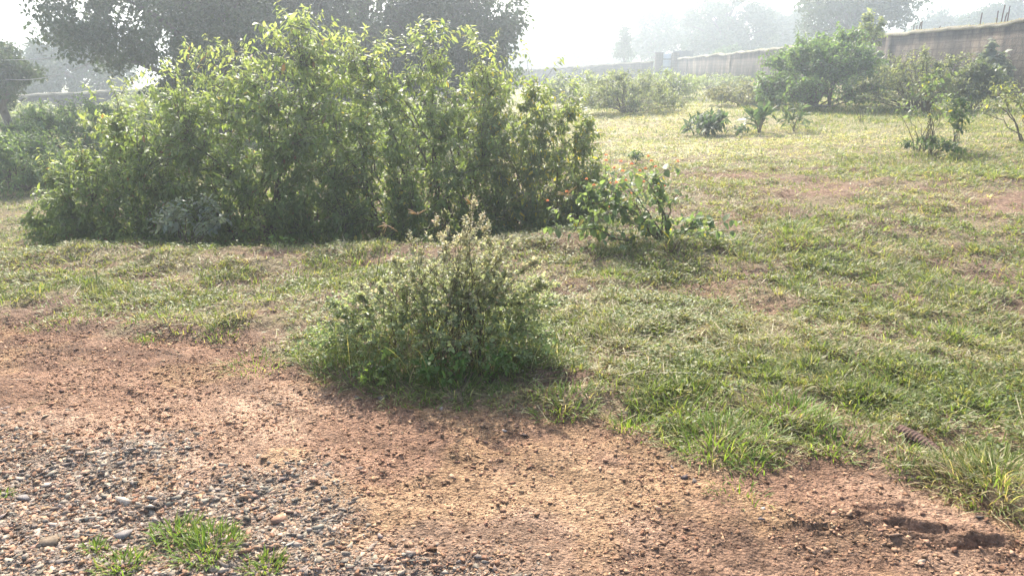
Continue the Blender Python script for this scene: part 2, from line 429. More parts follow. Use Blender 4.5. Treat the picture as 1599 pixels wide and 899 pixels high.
# low broad-leaved creepers between the blades
N = 150000
x, y, d = polar(N, 3.2, 16)
pr = grass_prob(x, y) * sst(.42, .62, fbm(x, y, .6, 61)); keep = R(N) < pr; x, y, d = x[keep], y[keep], d[keep]; n = len(x)
z = H(x, y); az = U(0, 6.28, n)
v, f, q = leaves(np.stack([x, y, z + U(.005, .045, n)], 1), np.stack([np.cos(az), np.sin(az), U(-.1, .7, n)], 1),
                 norm(np.stack([U(-.5, .5, n), U(-.5, .5, n), np.ones(n)], 1)), U(.012, .03, n) * (1 + d / 14), U(.007, .016, n) * (1 + d / 14),
                 jitter(mix((.11, .15, .045), (.21, .24, .08), R(n)), .3), 'small')
o = mesh_obj('creeping_weeds', v, f, M['leaf'], None, q); tag(o, 'low broad-leaved weeds creeping between the grass blades', 'ground cover', kind='stuff')
# cut stalks and hay lying loose
N = 6500
x, y, d = polar(N, 3.3, 14)
pr = .03 + grass_prob(x, y) * (.15 + sst(.45, .7, fbm(x, y, .7, 52))); keep = R(N) < pr; x, y, d = x[keep], y[keep], d[keep]; n = len(x)
v, f, q = blades(np.stack([x, y, H(x, y) + U(.01, .04, n)], 1), U(0, 6.28, n), U(1.25, 1.6, n), U(.08, .22, n), U(.0025, .004, n) * (1 + d / 10), U(-.1, .3, n),
                 jitter(mix((.24, .19, .11), (.42, .37, .23), R(n)), .2), 3)
o = mesh_obj('hay', v, f, M['grass'], None, q); tag(o, 'loose dry cut stalks strewn over the grass', 'hay', kind='stuff')

# ------------------------------------------------------------ stones
import bmesh
def rock_template(seed, npts=14, flat=.6):
    r_ = np.random.default_rng(seed)
    bm = bmesh.new()
    asp = r_.uniform(.75, 1)
    for k in range(npts):
        p = r_.uniform(-1, 1, 3); p = p / max(np.abs(p).max(), .01) * r_.uniform(.7, 1.0); p[2] *= flat; p[1] *= asp
        bm.verts.new(p)
    bmesh.ops.convex_hull(bm, input=bm.verts)
    for vv in [q for q in bm.verts if not q.link_faces]: bm.verts.remove(vv)
    bmesh.ops.triangulate(bm, faces=bm.faces); bm.verts.index_update()
    V = np.array([vv.co[:] for vv in bm.verts]); F = np.array([[q.index for q in ff.verts] for ff in bm.faces]); bm.free()
    return V, F
ROCKS = [rock_template(k, 8 + k % 4, .28 + .09 * (k % 4)) for k in range(12)]
CRUMBS = [rock_template(50 + k, 7, .55) for k in range(10)]
def scatter_rocks(bag, x, y, size, col, sink=.25, ROCKS=ROCKS):
    n = len(x); z = H(x, y)
    which = rng.integers(0, 10, n)
    az = U(0, 6.28, n); tilt = rng.normal(size=(n, 2)) * .18
    sx, sy, sz = size * U(.8, 1.3, n), size * U(.6, 1.0, n), size * U(.6, 1.1, n)
    for k, (TV, TF) in enumerate(ROCKS):
        i = np.nonzero(which == k)[0]; m = len(i)
        if not m: continue
        v = TV[None] * np.stack([sx[i], sy[i], sz[i]], 1)[:, None]
        vz = v[..., 2] + v[..., 0] * tilt[i, 0][:, None] + v[..., 1] * tilt[i, 1][:, None]
        ca, sa = np.cos(az[i])[:, None], np.sin(az[i])[:, None]
        v = np.stack([v[..., 0] * ca - v[..., 1] * sa + x[i][:, None], v[..., 0] * sa + v[..., 1] * ca + y[i][:, None], vz + z[i][:, None] + (size[i] * (.35 - sink))[:, None]], -1)
        bag.add(v.reshape(-1, 3), [(np.arange(m) * len(TV))[:, None, None].repeat(1, 1) + TF[None]] if False else [((np.arange(m) * len(TV))[:, None, None] + TF[None]).reshape(-1, 3)], np.repeat(col[i], len(TV), 0))
def stone_cols(n, g):
    grey = mix((.17, .145, .12), (.38, .325, .265), R(n)); red = mix((.22, .13, .085), (.48, .33, .24), R(n)); dark = mix((.10, .08, .065), (.18, .145, .12), R(n))
    isg = R(n) < g; c = np.where(isg[:, None], grey, red); c = np.where((R(n) < .14)[:, None], dark, c)
    return jitter(c, .15, .04)
# grey gravel spread
bg = Bag(); N = 130000
x = U(-3.0, .8, N); y = U(1.65, 3.5, N)
k = R(N) < gravelness(x, y) * .75; x, y = x[k], y[k]; n = len(x)
size = .0036 * np.exp(rng.gamma(1.5, .40, n)); size = np.minimum(size, .021)
scatter_rocks(bg, x, y, size, stone_cols(n, .72), .35)
tag(bg.build('gravel', M['stone']), 'crushed grey gravel spread over the lower left of the dirt road', 'gravel', kind='stuff')
# crumbs and pebbles all over the road
bg = Bag(); N = 165000
x = U(-4.4, 3.8, N); y = U(1.55, 5.3, N); e = edge_y(x)
k = (y < e + .1 + U(0, .15, N)) & (R(N) < .22 + .78 * sst(.33, .6, fbm(x, y, .3, 71))); x, y = x[k], y[k]; n = len(x)
size = np.minimum(.0036 * np.exp(rng.gamma(1.5, .34, n)), .017)
scatter_rocks(bg, x, y, size, jitter(mix((.18, .10, .065), (.42, .275, .18), R(n)) * np.where(R(n) < .93, 1, .5)[:, None], .12, .05), .3, CRUMBS)
tag(bg.build('pebbles', M['stone']), 'reddish pebbles and soil crumbs over the dirt road', 'pebbles', kind='stuff')
# single stones that stand out
STONES = [  # px, py, size, colour, label
    (192, 787, .052, (.50, .43, .35), 'largest pale flat stone lying in the grey gravel above the grass tufts'),
    (600, 626, .045, (.14, .115, .10), 'flat dark grey slab at the front foot of the small-leaved shrub'),
    (560, 622, .03, (.15, .125, .11), 'dark grey stone beside the slab at the front foot of the small-leaved shrub'),
    (820, 684, .022, (.13, .10, .09), 'round dark brown stone near the road edge below the shrub'),
    (333, 676, .028, (.22, .17, .14), 'lone brown stone with a round top on the pale band of the road'),
    (110, 678, .028, (.10, .075, .06), 'dark lump of stone at the left, on the bare dirt above the gravel'),
    (95, 612, .03, (.14, .09, .07), 'dark brown stone on the ochre dirt near the left edge'),
    (437, 636, .02, (.30, .27, .24), 'small grey stone in the dirt left of the shrub foot'),
    (262, 640, .024, (.09, .07, .06), 'small black-brown stone on the yellowish dirt streak'),
    (75, 850, .05, (.20, .16, .12), 'brown rough rock half sunk in gravel at the lower left'),
    (435, 818, .036, (.33, .20, .14), 'reddish brown rock right of the grass tufts in the gravel'),
    (190, 837, .045, (.24, .22, .21), 'wide flat grey stone left of the middle grass tufts'),
    (450, 851, .035, (.46, .41, .35), 'pale stone in the gravel above the lowest grass tuft'),
    (40, 780, .035, (.25, .23, .22), 'grey flat stone at the left edge of the gravel'),
    (75, 762, .034, (.42, .36, .30), 'pale tan stone near the left edge of the gravel'),
    (330, 790, .02, (.35, .32, .29), 'small pale chip of stone in the middle of the gravel'),
    (560, 733, .022, (.22, .17, .14), 'brown stone on the boundary between gravel and red dirt'),
    (491, 753, .024, (.38, .24, .16), 'orange brown stone in the red dirt beside the gravel edge'),
    (1085, 755, .024, (.14, .115, .10), 'dark grey stone at the right end of the short row by the grass'),
    (1068, 750, .022, (.12, .10, .10), 'dark stone in the middle of the short row by the grass'),
    (1050, 735, .018, (.15, .13, .13), 'dark stone at the left end of the short row by the grass'),
    (1192, 795, .018, (.40, .38, .36), 'pale grey chip with a dark neighbour on the red dirt'),
    (1438, 879, .022, (.50, .40, .30), 'round buff pebble on the rim of the trampled hole'),
    (1395, 835, .028, (.40, .27, .19), 'tan clod on the left rim of the trampled hole'),
    (1190, 812, .016, (.14, .12, .12), 'small dark stone just under the pale grey chip'),
    (1528, 812, .022, (.15, .12, .10), 'dark grey stone on bare dirt below the right corner grass clump'),
    (788, 678, .016, (.33, .30, .28), 'small pale grey stone left of the round dark brown stone'),
    (690, 640, .02, (.40, .33, .28), 'light stone at the road edge right of the dark slab'),
]
for px, py, s, colr, lab in STONES:
    a, b = ground_pt(px, py, lambda x, y: H(x, y)); k = random.randrange(12)
    V_, F_ = rock_template(200 + int(px), 9, .34); s *= .85
    V_ = V_ * s * np.array([1.15, .8, 1]); az = random.uniform(0, 6.28)
    V_ = np.stack([V_[:, 0] * math.cos(az) - V_[:, 1] * math.sin(az), V_[:, 0] * math.sin(az) + V_[:, 1] * math.cos(az), V_[:, 2]], 1)
    o = mesh_obj('stone', V_, [F_], M['stone'], None, np.array([colr]).repeat(len(V_), 0))
    o.location = (a, b, float(H(a, b)) + s * .12)
    tag(o, lab, 'stone', 'loose stones lying on the dirt road')

# ------------------------------------------------------------ grass tufts
G1 = 'grass tufts growing out of the gravel'
def tuft(px, py, r, L, n, label, cols=((.11, .19, .035), (.24, .31, .07)), lean=(.1, 1.1), name='grass_tuft', group='grass tufts along the road', w=.0045, dryf=.1, xy=None):
    a, b = xy or ground_pt(px, py, H)
    big = .72
    if group == G1: n = int(n * 1.2); big = .62; r *= .8
    n = int(n * .8); rr = r * R(n) ** .6 * 1.15; th = U(0, 6.28, n); x = rr * np.cos(th); y = rr * np.sin(th) * .8
    kk = (fbm(a + x, b + y, .07, 77, 2) > .4) | (rr < r * .6) | (n < 700); rr, x, y = rr[kk], x[kk], y[kk]; n = len(x)
    z = H(a + x, b + y); z0 = float(H(a, b))
    az = np.arctan2(y, x) + rng.normal(size=n) * .6
    c = mix(cols[0], cols[1], R(n)); dr = R(n) < dryf; c[dr] = mix((.34, .29, .15), (.5, .44, .27), R(n))[dr]
    v, f, q = blades(np.stack([x, y, z - z0 - .004], 1), az, U(*lean, n) * (.45 + .55 * rr / r), L * big * U(.3, 1.1, n) ** 1.2, U(.7, 1.5, n) * w, U(.3, 1.5, n), jitter(c, .25), 4)
    o = mesh_obj(name, v, f, M['grass'], None, q); o.location = (a, b, z0)
    return tag(o, label, 'grass tuft', group)
tuft(276, 832, .10, .10, 260, 'bright green grass tuft in the gravel, farthest from the camera of the cluster', group=G1)
tuft(322, 862, .13, .12, 380, 'widest spiky green grass tuft in the gravel, right side of the cluster', group=G1)
tuft(190, 884, .09, .09, 240, 'yellow green grass tuft at the lower left of the gravel cluster', group=G1)
tuft(150, 860, .05, .06, 120, 'smallest green grass tuft left of the gravel cluster', group=G1)
tuft(415, 890, .08, .08, 200, 'grass tuft at the bottom edge, alone right of the gravel cluster', group=G1)
tuft(5, 776, .04, .06, 80, 'tiny grass tuft touching the left edge of the picture', group=G1)
tuft(1562, 752, .25, .17, 1400, 'large straw and green grass clump in the right corner by the road', dryf=.4, w=.0042, cols=((.12, .17, .045), (.25, .28, .09)), lean=(.3, 1.35))
tuft(880, 640, .14, .13, 280, 'dark green broad-bladed tuft at the road edge right of the small-leaved shrub')
tuft(985, 668, .12, .12, 260, 'bright green tuft on the dirt in front of the mown grass')
tuft(1120, 690, .22, .16, 650, 'tall green tuft over the road edge in the middle of the verge')
tuft(1235, 650, .18, .17, 480, 'fresh green tuft behind the dark hole in the verge')
tuft(1060, 640, .2, .14, 480, 'leafy tuft in the verge left of the tallest tuft')
tuft(1180, 725, .1, .1, 180, 'small ragged tuft below the verge, in front of the dark hole')
tuft(1350, 632, .18, .13, 420, 'deep green tuft above the bare patch near the bark piece')
tuft(1300, 705, .12, .12, 220, 'green tuft between the dark hole and the bark piece')
tuft(1500, 645, .16, .12, 260, 'green tuft a little behind the bark piece', dryf=.2)
tuft(1405, 745, .05, .06, 60, 'tiny bright sprig of grass on the dirt below the bark piece')
tuft(1155, 775, .12, .07, 90, 'sparse creeping grass runner on the dirt below the verge')
tuft(1500, 520, .25, .14, 400, 'thick grass clump at the right, far behind the bark piece', dryf=.3)
tuft(225, 532, .07, .08, 110, 'dark small tuft on the bare dirt at the left')
tuft(400, 575, .2, .08, 300, 'low tuft on an earth lip left of the small-leaved shrub')
tuft(270, 492, .22, .10, 300, 'green tuft on the edge of the grass at the left', dryf=.2)
tuft(345, 524, .12, .09, 150, 'tuft hanging over the bare soil left of the small-leaved shrub')
tuft(90, 500, .2, .08, 240, 'low tuft at the far left end of the road edge')
tuft(560, 412, .2, .12, 260, 'green tuft on the bare patch behind the small-leaved shrub', dryf=.2)
tuft(1240, 362, .2, .16, 380, 'clump of fresh grass right of the flowering shrub')
tuft(1190, 330, .22, .12, 300, 'soft olive clump beyond the flowering shrub on bare soil', cols=((.16, .17, .07), (.25, .24, .1)))
tuft(530, 372, .34, .15, 900, 'heap of pale cut grass on the crest before the tall thicket', cols=((.22, .22, .10), (.40, .37, .20)), lean=(.7, 1.5), dryf=.4, name='grass_heap')
tuft(110, 385, .3, .12, 600, 'low heap of cut grass at the left end of the crest', cols=((.2, .21, .09), (.34, .33, .16)), lean=(.7, 1.5), dryf=.35, name='grass_heap')
tuft(960, 430, .16, .15, 260, 'tuft at the left foot of the flowering shrub')

# ------------------------------------------------------------ shrubs
def shrub(name, cat, label, loc, tips, bases, leafn, leafL, leafW, cols, group=None, mat='leaf', lkind='full', nmain=14, twigL=.3, stemr=.012,
          droop=.5, up=None, stem_mat='stem', pair=True, leader=0, spread=.5, bend=.35, must=None, young=None, ypow=3., zref=None, shrink=0.):
    """tips (N,3) relative to loc; stems rise from bases to the tips, leaves sit along the outer twig"""
    e = empty(name, loc, label, cat, group)
    loc = np.asarray(loc, float); tips = np.asarray(tips, float); N = len(tips)
    # main stems to a subset of tips
    m = min(nmain, N); sel = rng.choice(N, m, replace=False)
    if must is not None: sel[:len(must)] = must
    b = bases[rng.integers(0, len(bases), m)]
    K = 9; t = np.linspace(0, 1, K)[None, :, None]
    b3 = b[:, None]; e3 = tips[sel][:, None] * np.array([.92, .92, .92]); ctrl = b3 * .65 + e3 * .35; ctrl = ctrl.copy(); ctrl[..., 2] = b3[..., 2] + (e3[..., 2] - b3[..., 2]) * .7
    P = (1 - t) ** 2 * b3 + 2 * t * (1 - t) * ctrl + t * t * e3
    P = P + rng.normal(size=P.shape) * .02 * np.linalg.norm(e3 - b3, axis=-1, keepdims=True) * np.sin(t * 3.14)
    rad = stemr * (1 - .75 * t[..., 0]) * U(.7, 1.3, m)[:, None]
    bag = Bag(); v, f = tubes(P, rad, 6); bag.add(v, f)
    # twigs: from the nearest lower stem sample to each tip
    S = P[:, 2:].reshape(-1, 3)
    twst = np.empty((N, 3))
    for i in range(0, N, 500):
        dd = tips[i:i + 500, None] - S[None]; dist = np.linalg.norm(dd, axis=2) + np.where(dd[..., 2] < 0.02, 1.0, 0) + .25 * np.linalg.norm(dd[..., :2], axis=2)
        twst[i:i + 500] = S[np.argmin(dist, 1)]
    t5 = np.linspace(0, 1, 6)[None, :, None]
    a3 = twst[:, None]; e3 = tips[:, None]; ln = np.linalg.norm(e3 - a3, axis=-1, keepdims=True)
    c3 = (a3 + e3) / 2 + np.array([0, 0, bend]) * ln * U(.2, 1, (N, 1, 1)) + rng.normal(size=(N, 1, 3)) * .08 * ln
    Q = (1 - t5) ** 2 * a3 + 2 * t5 * (1 - t5) * c3 + t5 * t5 * e3
    rad2 = stemr * .28 * (1 - .7 * t5[..., 0]) * np.ones((N, 1))
    v, f = tubes(Q, rad2, 4); bag.add(v, f)
    bag.build('stems', M[stem_mat], e)
    # leaves
    n = leafn
    ln1 = ln[:, 0, 0]; s0 = np.clip(1 - twigL / np.maximum(ln1, 1e-3), 0, .9)
    k = np.arange(n)
    if pair: tt = np.repeat(np.linspace(0, 1, (n + 1) // 2), 2)[:n]
    else: tt = k / max(n - 1, 1)
    T = s0[:, None] + (1 - s0[:, None]) * np.clip(tt[None] + U(-.04, .04, (N, n)), 0, 1)
    T3 = T[..., None]
    pos = (1 - T3) ** 2 * a3 + 2 * T3 * (1 - T3) * c3 + T3 * T3 * e3
    tan = norm(2 * (1 - T3) * (c3 - a3) + 2 * T3 * (e3 - c3))
    ph = U(0, 6.28, (N, 1)) + (k // 2 if pair else k)[None] * 2.0 + (k % 2)[None] * math.pi * (1 if pair else 0) + U(-.5, .5, (N, n))
    ref = norm(np.cross(tan, np.array([.3, .2, 1.]))); ref2 = np.cross(tan, ref)
    perp = ref * np.cos(ph)[..., None] + ref2 * np.sin(ph)[..., None]
    d = perp * U(.6, 1.0, (N, n, 1)) + tan * (spread * U(.3, 1.2, (N, n, 1))) - np.array([0, 0, 1]) * droop * U(.2, 1.4, (N, n, 1))
    nr = np.array([0, 0, 1.]) + rng.normal(size=(N, n, 3)) * .35 + .3 * perp
    sz = (U(.6, 1.15, (N, n)) * U(.6, 1.2, (N, 1)) * (1 - .35 * tt[None] ** 3)).ravel()
    pos = pos.reshape(-1, 3); d = norm(d.reshape(-1, 3)); nr = norm(nr.reshape(-1, 3)); NN = len(pos)
    sz = sz * (1 - shrink * np.clip(pos[:, 2] / tips[:, 2].max() * 1.4 - .4, 0, 1))
    shade = np.repeat(U(0, 1, N), n)
    c = mix(cols[0], cols[1], np.clip(.5 * shade + .5 * R(NN), 0, 1))
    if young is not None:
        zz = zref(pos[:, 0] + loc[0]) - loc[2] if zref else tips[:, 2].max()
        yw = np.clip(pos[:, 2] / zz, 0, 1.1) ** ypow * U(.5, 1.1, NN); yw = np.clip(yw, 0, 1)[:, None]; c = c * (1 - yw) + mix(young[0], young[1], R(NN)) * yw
    if len(cols) > 2:
        yf_ = R(NN) < cols[3]; c[yf_] = np.asarray(cols[2])
    v, f, q = leaves(pos, d, nr, leafL * sz, leafW * sz, jitter(c, .18, .06), lkind)
    mesh_obj('foliage', v, f, M[mat], e, q)
    return e
def dome_tips(n, rx, ry, h, z0=.1, shell=.55, lump=.25, seed=0, squash=1.0):
    """points in a lumpy dome"""
    d = randdir(n); d[:, 2] = np.abs(d[:, 2]) ** squash; d = norm(d)
    az = np.arctan2(d[:, 1], d[:, 0])
    r = (shell + (1 - shell) * R(n) ** .5)
    lm = 1 + lump * (fbm(az * 1.5 + 10, d[:, 2] * 2.5 + seed, .6, 80 + seed, 3) - .5) * 2
    p = d * (r * lm)[:, None] * np.array([rx, ry, h])
    p[:, 2] = z0 + p[:, 2] * (h - z0) / h
    return p
def base_pts(n, rx, ry):
    a = U(0, 6.28, n); r = np.sqrt(R(n)); return np.stack([rx * r * np.cos(a), ry * r * np.sin(a), np.full(n, -.03)], 1)

# --- the great thicket: four shrubs grown into each other
TH_Y = 8.75
_top_px = [(20, 350), (50, 300), (80, 255), (115, 215), (150, 183), (200, 148), (260, 118), (320, 96), (370, 104), (420, 88), (470, 58), (520, 68), (570, 92), (620, 85), (680, 72), (730, 92), (790, 98),
           (840, 110), (880, 135), (920, 165), (950, 205), (975, 290)]
_tp = np.array([at(a, b, TH_Y)[::2] for a, b in _top_px])
def thick_top(x): return np.interp(x, _tp[:, 0], _tp[:, 1]) + .10 * (vnoise(x, x * 0, .33, 91) - .5) + .12 * (vnoise(x, x * 0, .9, 92) - .5)
def thicket_part(label, px0, px1, n, cols, leafn, leafL, leafW, low=.15, gap=0., nmain=40, twigL=.3, stemr=.014, lead=18, droop=.6, depth=1.25):
    x0 = at(px0, 250, TH_Y)[0]; x1 = at(px1, 250, TH_Y)[0]; xc = (x0 + x1) / 2; hw = (x1 - x0) / 2
    zg = float(H(xc, TH_Y)); loc = (xc, TH_Y, zg)
    x = xc + hw * np.clip(U(-1, 1, n) * .95 + rng.normal(size=n) * .18, -1.04, 1.2)
    zt = thick_top(x) - zg
    r = (R(n) ** .42); a = U(-.25, math.pi + .25, n)          # cross-section: half ellipse, open to below
    fy = np.cos(a) * r; fz = np.sin(a) * r
    hx = np.clip(zt / 2.2, .3, 1)
    y = fy * depth * hx; z = np.maximum(low + (zt - low) * np.clip(fz, -.05, 1), .05)
    # front skirt reaches the ground
    sk = R(n) < .22; z[sk] = z[sk] * U(.2, .8, sk.sum()); y[sk] = -depth * hx[sk] * U(.5, .95, sk.sum())
    if gap:
        g = (fbm(x * 1.0 + y, z * 1.3, .45, 95) < gap) & (z < zt * .55) ; x, y, z, zt = x[~g], y[~g], z[~g], zt[~g]
    tips = np.stack([x - xc, y, z], 1)
    # leaders standing over the top
    xl = xc + hw * U(-.95, .95, lead); zl = thick_top(xl) - zg + U(.02, .34, lead) ** 1.0
    L3 = np.stack([xl - xc, U(-.5, .5, lead), zl], 1)
    tips = np.concatenate([tips, L3])
    nb = base_pts(max(8, nmain // 3), hw * .75, .5)
    nb[:, 2] += H(xc + nb[:, 0], TH_Y + nb[:, 1]) - zg
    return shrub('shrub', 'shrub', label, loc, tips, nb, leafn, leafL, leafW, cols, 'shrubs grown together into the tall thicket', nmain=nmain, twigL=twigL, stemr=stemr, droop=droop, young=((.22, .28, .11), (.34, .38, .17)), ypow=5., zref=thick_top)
CG = ((.115, .17, .055), (.24, .30, .105))
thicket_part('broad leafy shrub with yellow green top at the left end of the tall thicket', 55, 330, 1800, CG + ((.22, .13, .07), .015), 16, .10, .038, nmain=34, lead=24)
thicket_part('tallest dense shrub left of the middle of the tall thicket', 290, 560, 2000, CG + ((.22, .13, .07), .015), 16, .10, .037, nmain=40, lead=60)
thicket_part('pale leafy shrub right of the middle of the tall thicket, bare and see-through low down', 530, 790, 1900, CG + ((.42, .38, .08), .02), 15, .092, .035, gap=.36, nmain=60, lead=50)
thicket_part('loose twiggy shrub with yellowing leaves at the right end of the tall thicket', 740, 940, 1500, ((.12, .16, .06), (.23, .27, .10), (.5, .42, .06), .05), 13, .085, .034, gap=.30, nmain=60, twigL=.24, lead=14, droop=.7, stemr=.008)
# a long arching shoot leaning out at the thicket's right top
def shoot(name, cat, label, px, py_base, y, path, leafn, leafL, leafW, cols, r=.006, group=None, mat='leaf'):
    a, b, zz = at(px, py_base, y); z0 = float(H(a, b)); e = empty(name, (a, b, z0), label, cat, group)
    P = np.array(path, float)[None]; t = np.linspace(0, 1, 14); k = np.linspace(0, 1, P.shape[1])
    P = np.stack([np.interp(t, k, P[0, :, i]) for i in range(3)], 1)[None]
    v, f = tubes(P, r * (1 - .7 * t)[None], 5); mesh_obj('stems', v, f, M['greenstem'], e)
    tt = np.sort(U(.3, 1, leafn)); pos = np.stack([np.interp(tt, t, P[0, :, i]) for i in range(3)], 1)
    az = np.arange(leafn) * 2.4; d = np.stack([np.cos(az), np.sin(az), U(-.6, .2, leafn)], 1)
    sz = U(.6, 1.1, leafn)
    v, f, q = leaves(pos, d, norm(np.array([0, 0, 1.]) + rng.normal(size=(leafn, 3)) * .3), leafL * sz, leafW * sz, jitter(mix(cols[0], cols[1], R(leafn)), .15), 'full')
    mesh_obj('foliage', v, f, M[mat], e, q); return e

# sapling with grey glossy leaves before the thicket's left part
def rel(px, py, y, z0x, z0y, z0): 
    a = at(px, py, y); return [a[0] - z0x, a[1] - z0y, a[2] - z0]
def small_plant(name, cat, label, px, py, y, n, rx, ry, h, leafn, leafL, leafW, cols, **kw):
    a = at(px, py, y)[0]; z0 = float(H(a, y))
    z0k = kw.pop('z0', .08); sh = kw.pop('shell', .4); sq = kw.pop('squash', .8)
    tips = dome_tips(n, rx, ry, h, z0k, sh, seed=int(px) % 17, squash=sq)
    return shrub(name, cat, label, (a, y, z0), tips, base_pts(5, .04 + rx * .12, .04 + ry * .12), leafn, leafL, leafW, cols, **kw)
small_plant('sapling', 'sapling', 'small sapling with grey glossy leaves in front of the left thicket', 290, 340, 7.35, 60, .48, .3, .72, 9, .085, .04,
            ((.17, .21, .15), (.30, .34, .25)), mat='waxy', nmain=8, twigL=.25, stemr=.009, droop=.2, z0=.25)
small_plant('sapling', 'sapling', 'thin seedling with a few pale green leaves before the dark middle of the thicket', 440, 355, 6.95, 10, .2, .12, .34, 6, .06, .035,
            ((.14, .24, .07), (.24, .34, .1)), mat='leaf', nmain=5, twigL=.12, stemr=.005, droop=.2)

# --- small-leaved shrub in the foreground: bushy foot, four upright wands
def front_shrub():
    cx, cy = ground_pt(680, 560, H_base); cy = 3.95; z0 = float(H(cx, cy))
    e_label = 'round small-leaved shrub with upright wands at the road edge in the foreground'
    tips = dome_tips(430, .72, .42, .50, .06, .5, .2, 3, .8)
    tips[:, 0] += .0
    low = dome_tips(420, .80, .44, .30, .03, .6, .2, 5, .9)
    wands = []
    for px, py, k in ((742, 308, 70), (755, 330, 50), (765, 345, 50), (728, 335, 50), (700, 350, 50), (690, 365, 40), (775, 375, 40), (735, 350, 50), (680, 335, 50), (655, 385, 40), (790, 380, 40), (830, 400, 45), (860, 440, 60), (845, 400, 45), (640, 360, 40), (620, 390, 45), (810, 370, 40), (700, 380, 40), (725, 360, 50), (815, 455, 40), (780, 395, 35), (848, 430, 35), (615, 400, 35), (800, 365, 30), (872, 470, 35), (560, 460, 35), (590, 440, 35), (770, 430, 50), (660, 430, 50), (720, 420, 60), (830, 480, 50), (520, 490, 40), (540, 440, 26), (600, 430, 30), (510, 470, 24), (640, 420, 30)):
        yy = cy + random.uniform(-.15, .15); a = at(px, py, yy); a = np.array([a[0] - cx, a[1] - cy, a[2] - z0])
        k = int(k * .85); s = R(k)[:, None] ** 1.0; s[0] = 1; s[1] = .97; b = np.array([a[0] * .75, a[1] * .5, .3])
        wands.append(b + (a - b) * s + rng.normal(size=(k, 3)) * np.array([.09, .09, .05]) * (1.08 - s))
    n0 = len(tips) + len(low); tips = np.concatenate([tips, low] + wands); mst = []
    for wd_ in wands:
        mst += [n0 + int(j) for j in np.argsort(-wd_[:, 2])[:3]]; n0 += len(wd_)
    nb = base_pts(40, .3, .2)
    return shrub('shrub', 'shrub', e_label, (cx, cy, z0), tips, nb, 11, .027, .018, ((.14, .21, .08), (.28, .36, .15), (.45, .36, .28), .05),
                 mat='waxy', lkind='round', young=((.36, .31, .26), (.62, .52, .47)), ypow=1.2, shrink=.42, must=mst, nmain=110, twigL=.085, stemr=.003, droop=.0, spread=1.0, bend=.15), cx, cy, z0
fs, fcx, fcy, fz = front_shrub()
# grass skirt round its foot
for k, (dx, dy, lab) in enumerate(((-.42, -.18, 'dark grass tuft at the left foot of the small-leaved shrub'), (-.1, -.38, 'long-bladed tuft before the middle of the small-leaved shrub'),
                                   (.18, -.40, 'drooping tuft at the front foot of the small-leaved shrub, above the pale stones'), (.45, -.25, 'tuft at the right foot of the small-leaved shrub'),
                                   (.66, .05, 'tuft in the shade right of the small-leaved shrub'), (-.58, .05, 'short tuft at the far left side of the small-leaved shrub'))):
    tuft(0, 0, .2, .17, 420, lab, cols=((.09, .15, .035), (.19, .26, .07)), group='grass round the foot of the small-leaved shrub', xy=(fcx + dx, fcy + dy), lean=(.2, 1.3), dryf=.08)
# broad-leaved weed growing in front of the shrub
def weed(label, x, y, h, r, n, L, W, cols, mat='leaf', name='weed', group=None):
    z0 = float(H(x, y)); tips = dome_tips(n, r, r, h, .04, .4, .2, int(abs(x) * 10) % 9, .8)
    return shrub(name, 'weed', label, (x, y, z0), tips, base_pts(4, .03, .03), 7, L, W, cols, group, mat=mat, nmain=5, twigL=.1, stemr=.004, droop=.1, stem_mat='greenstem')
weed('broad-leaved weed sprouting at the front of the small-leaved shrub', fcx + .08, fcy - .36, .22, .16, 22, .05, .026, ((.08, .16, .04), (.15, .25, .06)))
weed('leafy weed on the right front of the small-leaved shrub', fcx + .36, fcy - .3, .2, .15, 20, .045, .024, ((.09, .17, .04), (.16, .26, .06)))
weed('pale leafy weed at the left front of the small-leaved shrub', fcx - .25, fcy - .34, .2, .14, 18, .045, .022, ((.14, .22, .05), (.24, .32, .09)))
n = 420; th = U(0, 6.28, n); rr = np.sqrt(R(n)); x = fcx + .6 * rr * np.cos(th); y = fcy + .38 * rr * np.sin(th)
v, f, q = blades(np.stack([x, y, H(x, y)], 1), U(0, 6.28, n), U(.0, .5, n), U(.25, .58, n) * (1.1 - .5 * rr), U(.003, .006, n), U(.1, 1.2, n), jitter(mix((.16, .22, .06), (.36, .36, .17), R(n)), .2), 5)
tag(mesh_obj('tall_grass', v, f, M['grass'], None, q), 'long grass blades growing up through the small-leaved shrub', 'grass', kind='stuff')
# flowering grass stalks
def stalk(px, py, y, label, lean=0.0, spikes=6, sl=.06, drop=0.):
    a = at(px, py, y); z0 = float(H(a[0] - lean, y)); b = (a[0] - lean, y, z0)
    e = empty('grass_stalk', b, label, 'grass stalk', 'flowering grass stalks around the shrubs')
    top = np.array([lean, 0, a[2] - z0]); t = np.linspace(0, 1, 8)[:, None]
    P = np.array([0, 0, -.01]) * (1 - t) + top * t; P[:, 0] = lean * t[:, 0] ** 2
    v, f = tubes(P[None], np.full((1, 8), .0016), 4); mesh_obj('stem', v, f, M['greenstem'], e)
    az = U(0, 6.28, spikes); d = np.stack([np.cos(az) * .9, np.sin(az) * .5, U(.1, 1.1, spikes) - drop], 1) * sl
    s = np.linspace(0, 1, 5)[None, :, None]
    Q = top + d[:, None] * s + np.array([0, 0, -.25 * sl]) * s * s
    v, f = tubes(Q, np.array([[.0012, .003, .003, .0025, .0008]]).repeat(spikes, 0), 4)
    mesh_obj('seed_head', v, f, M['grass'], e, np.array([(.42, .31, .2)]).repeat(len(v), 0))
stalk(652, 335, 4.15, 'flowering grass stalk with a brown star head left of the tallest wand')
stalk(605, 352, 4.25, 'bent grass stalk with a pale drooping head at the upper left of the shrub', .12, 5, .07, .6)
stalk(885, 305, 5.8, 'flowering grass stalk with a pinkish star head left of the flowering shrub', 0, 6, .09)
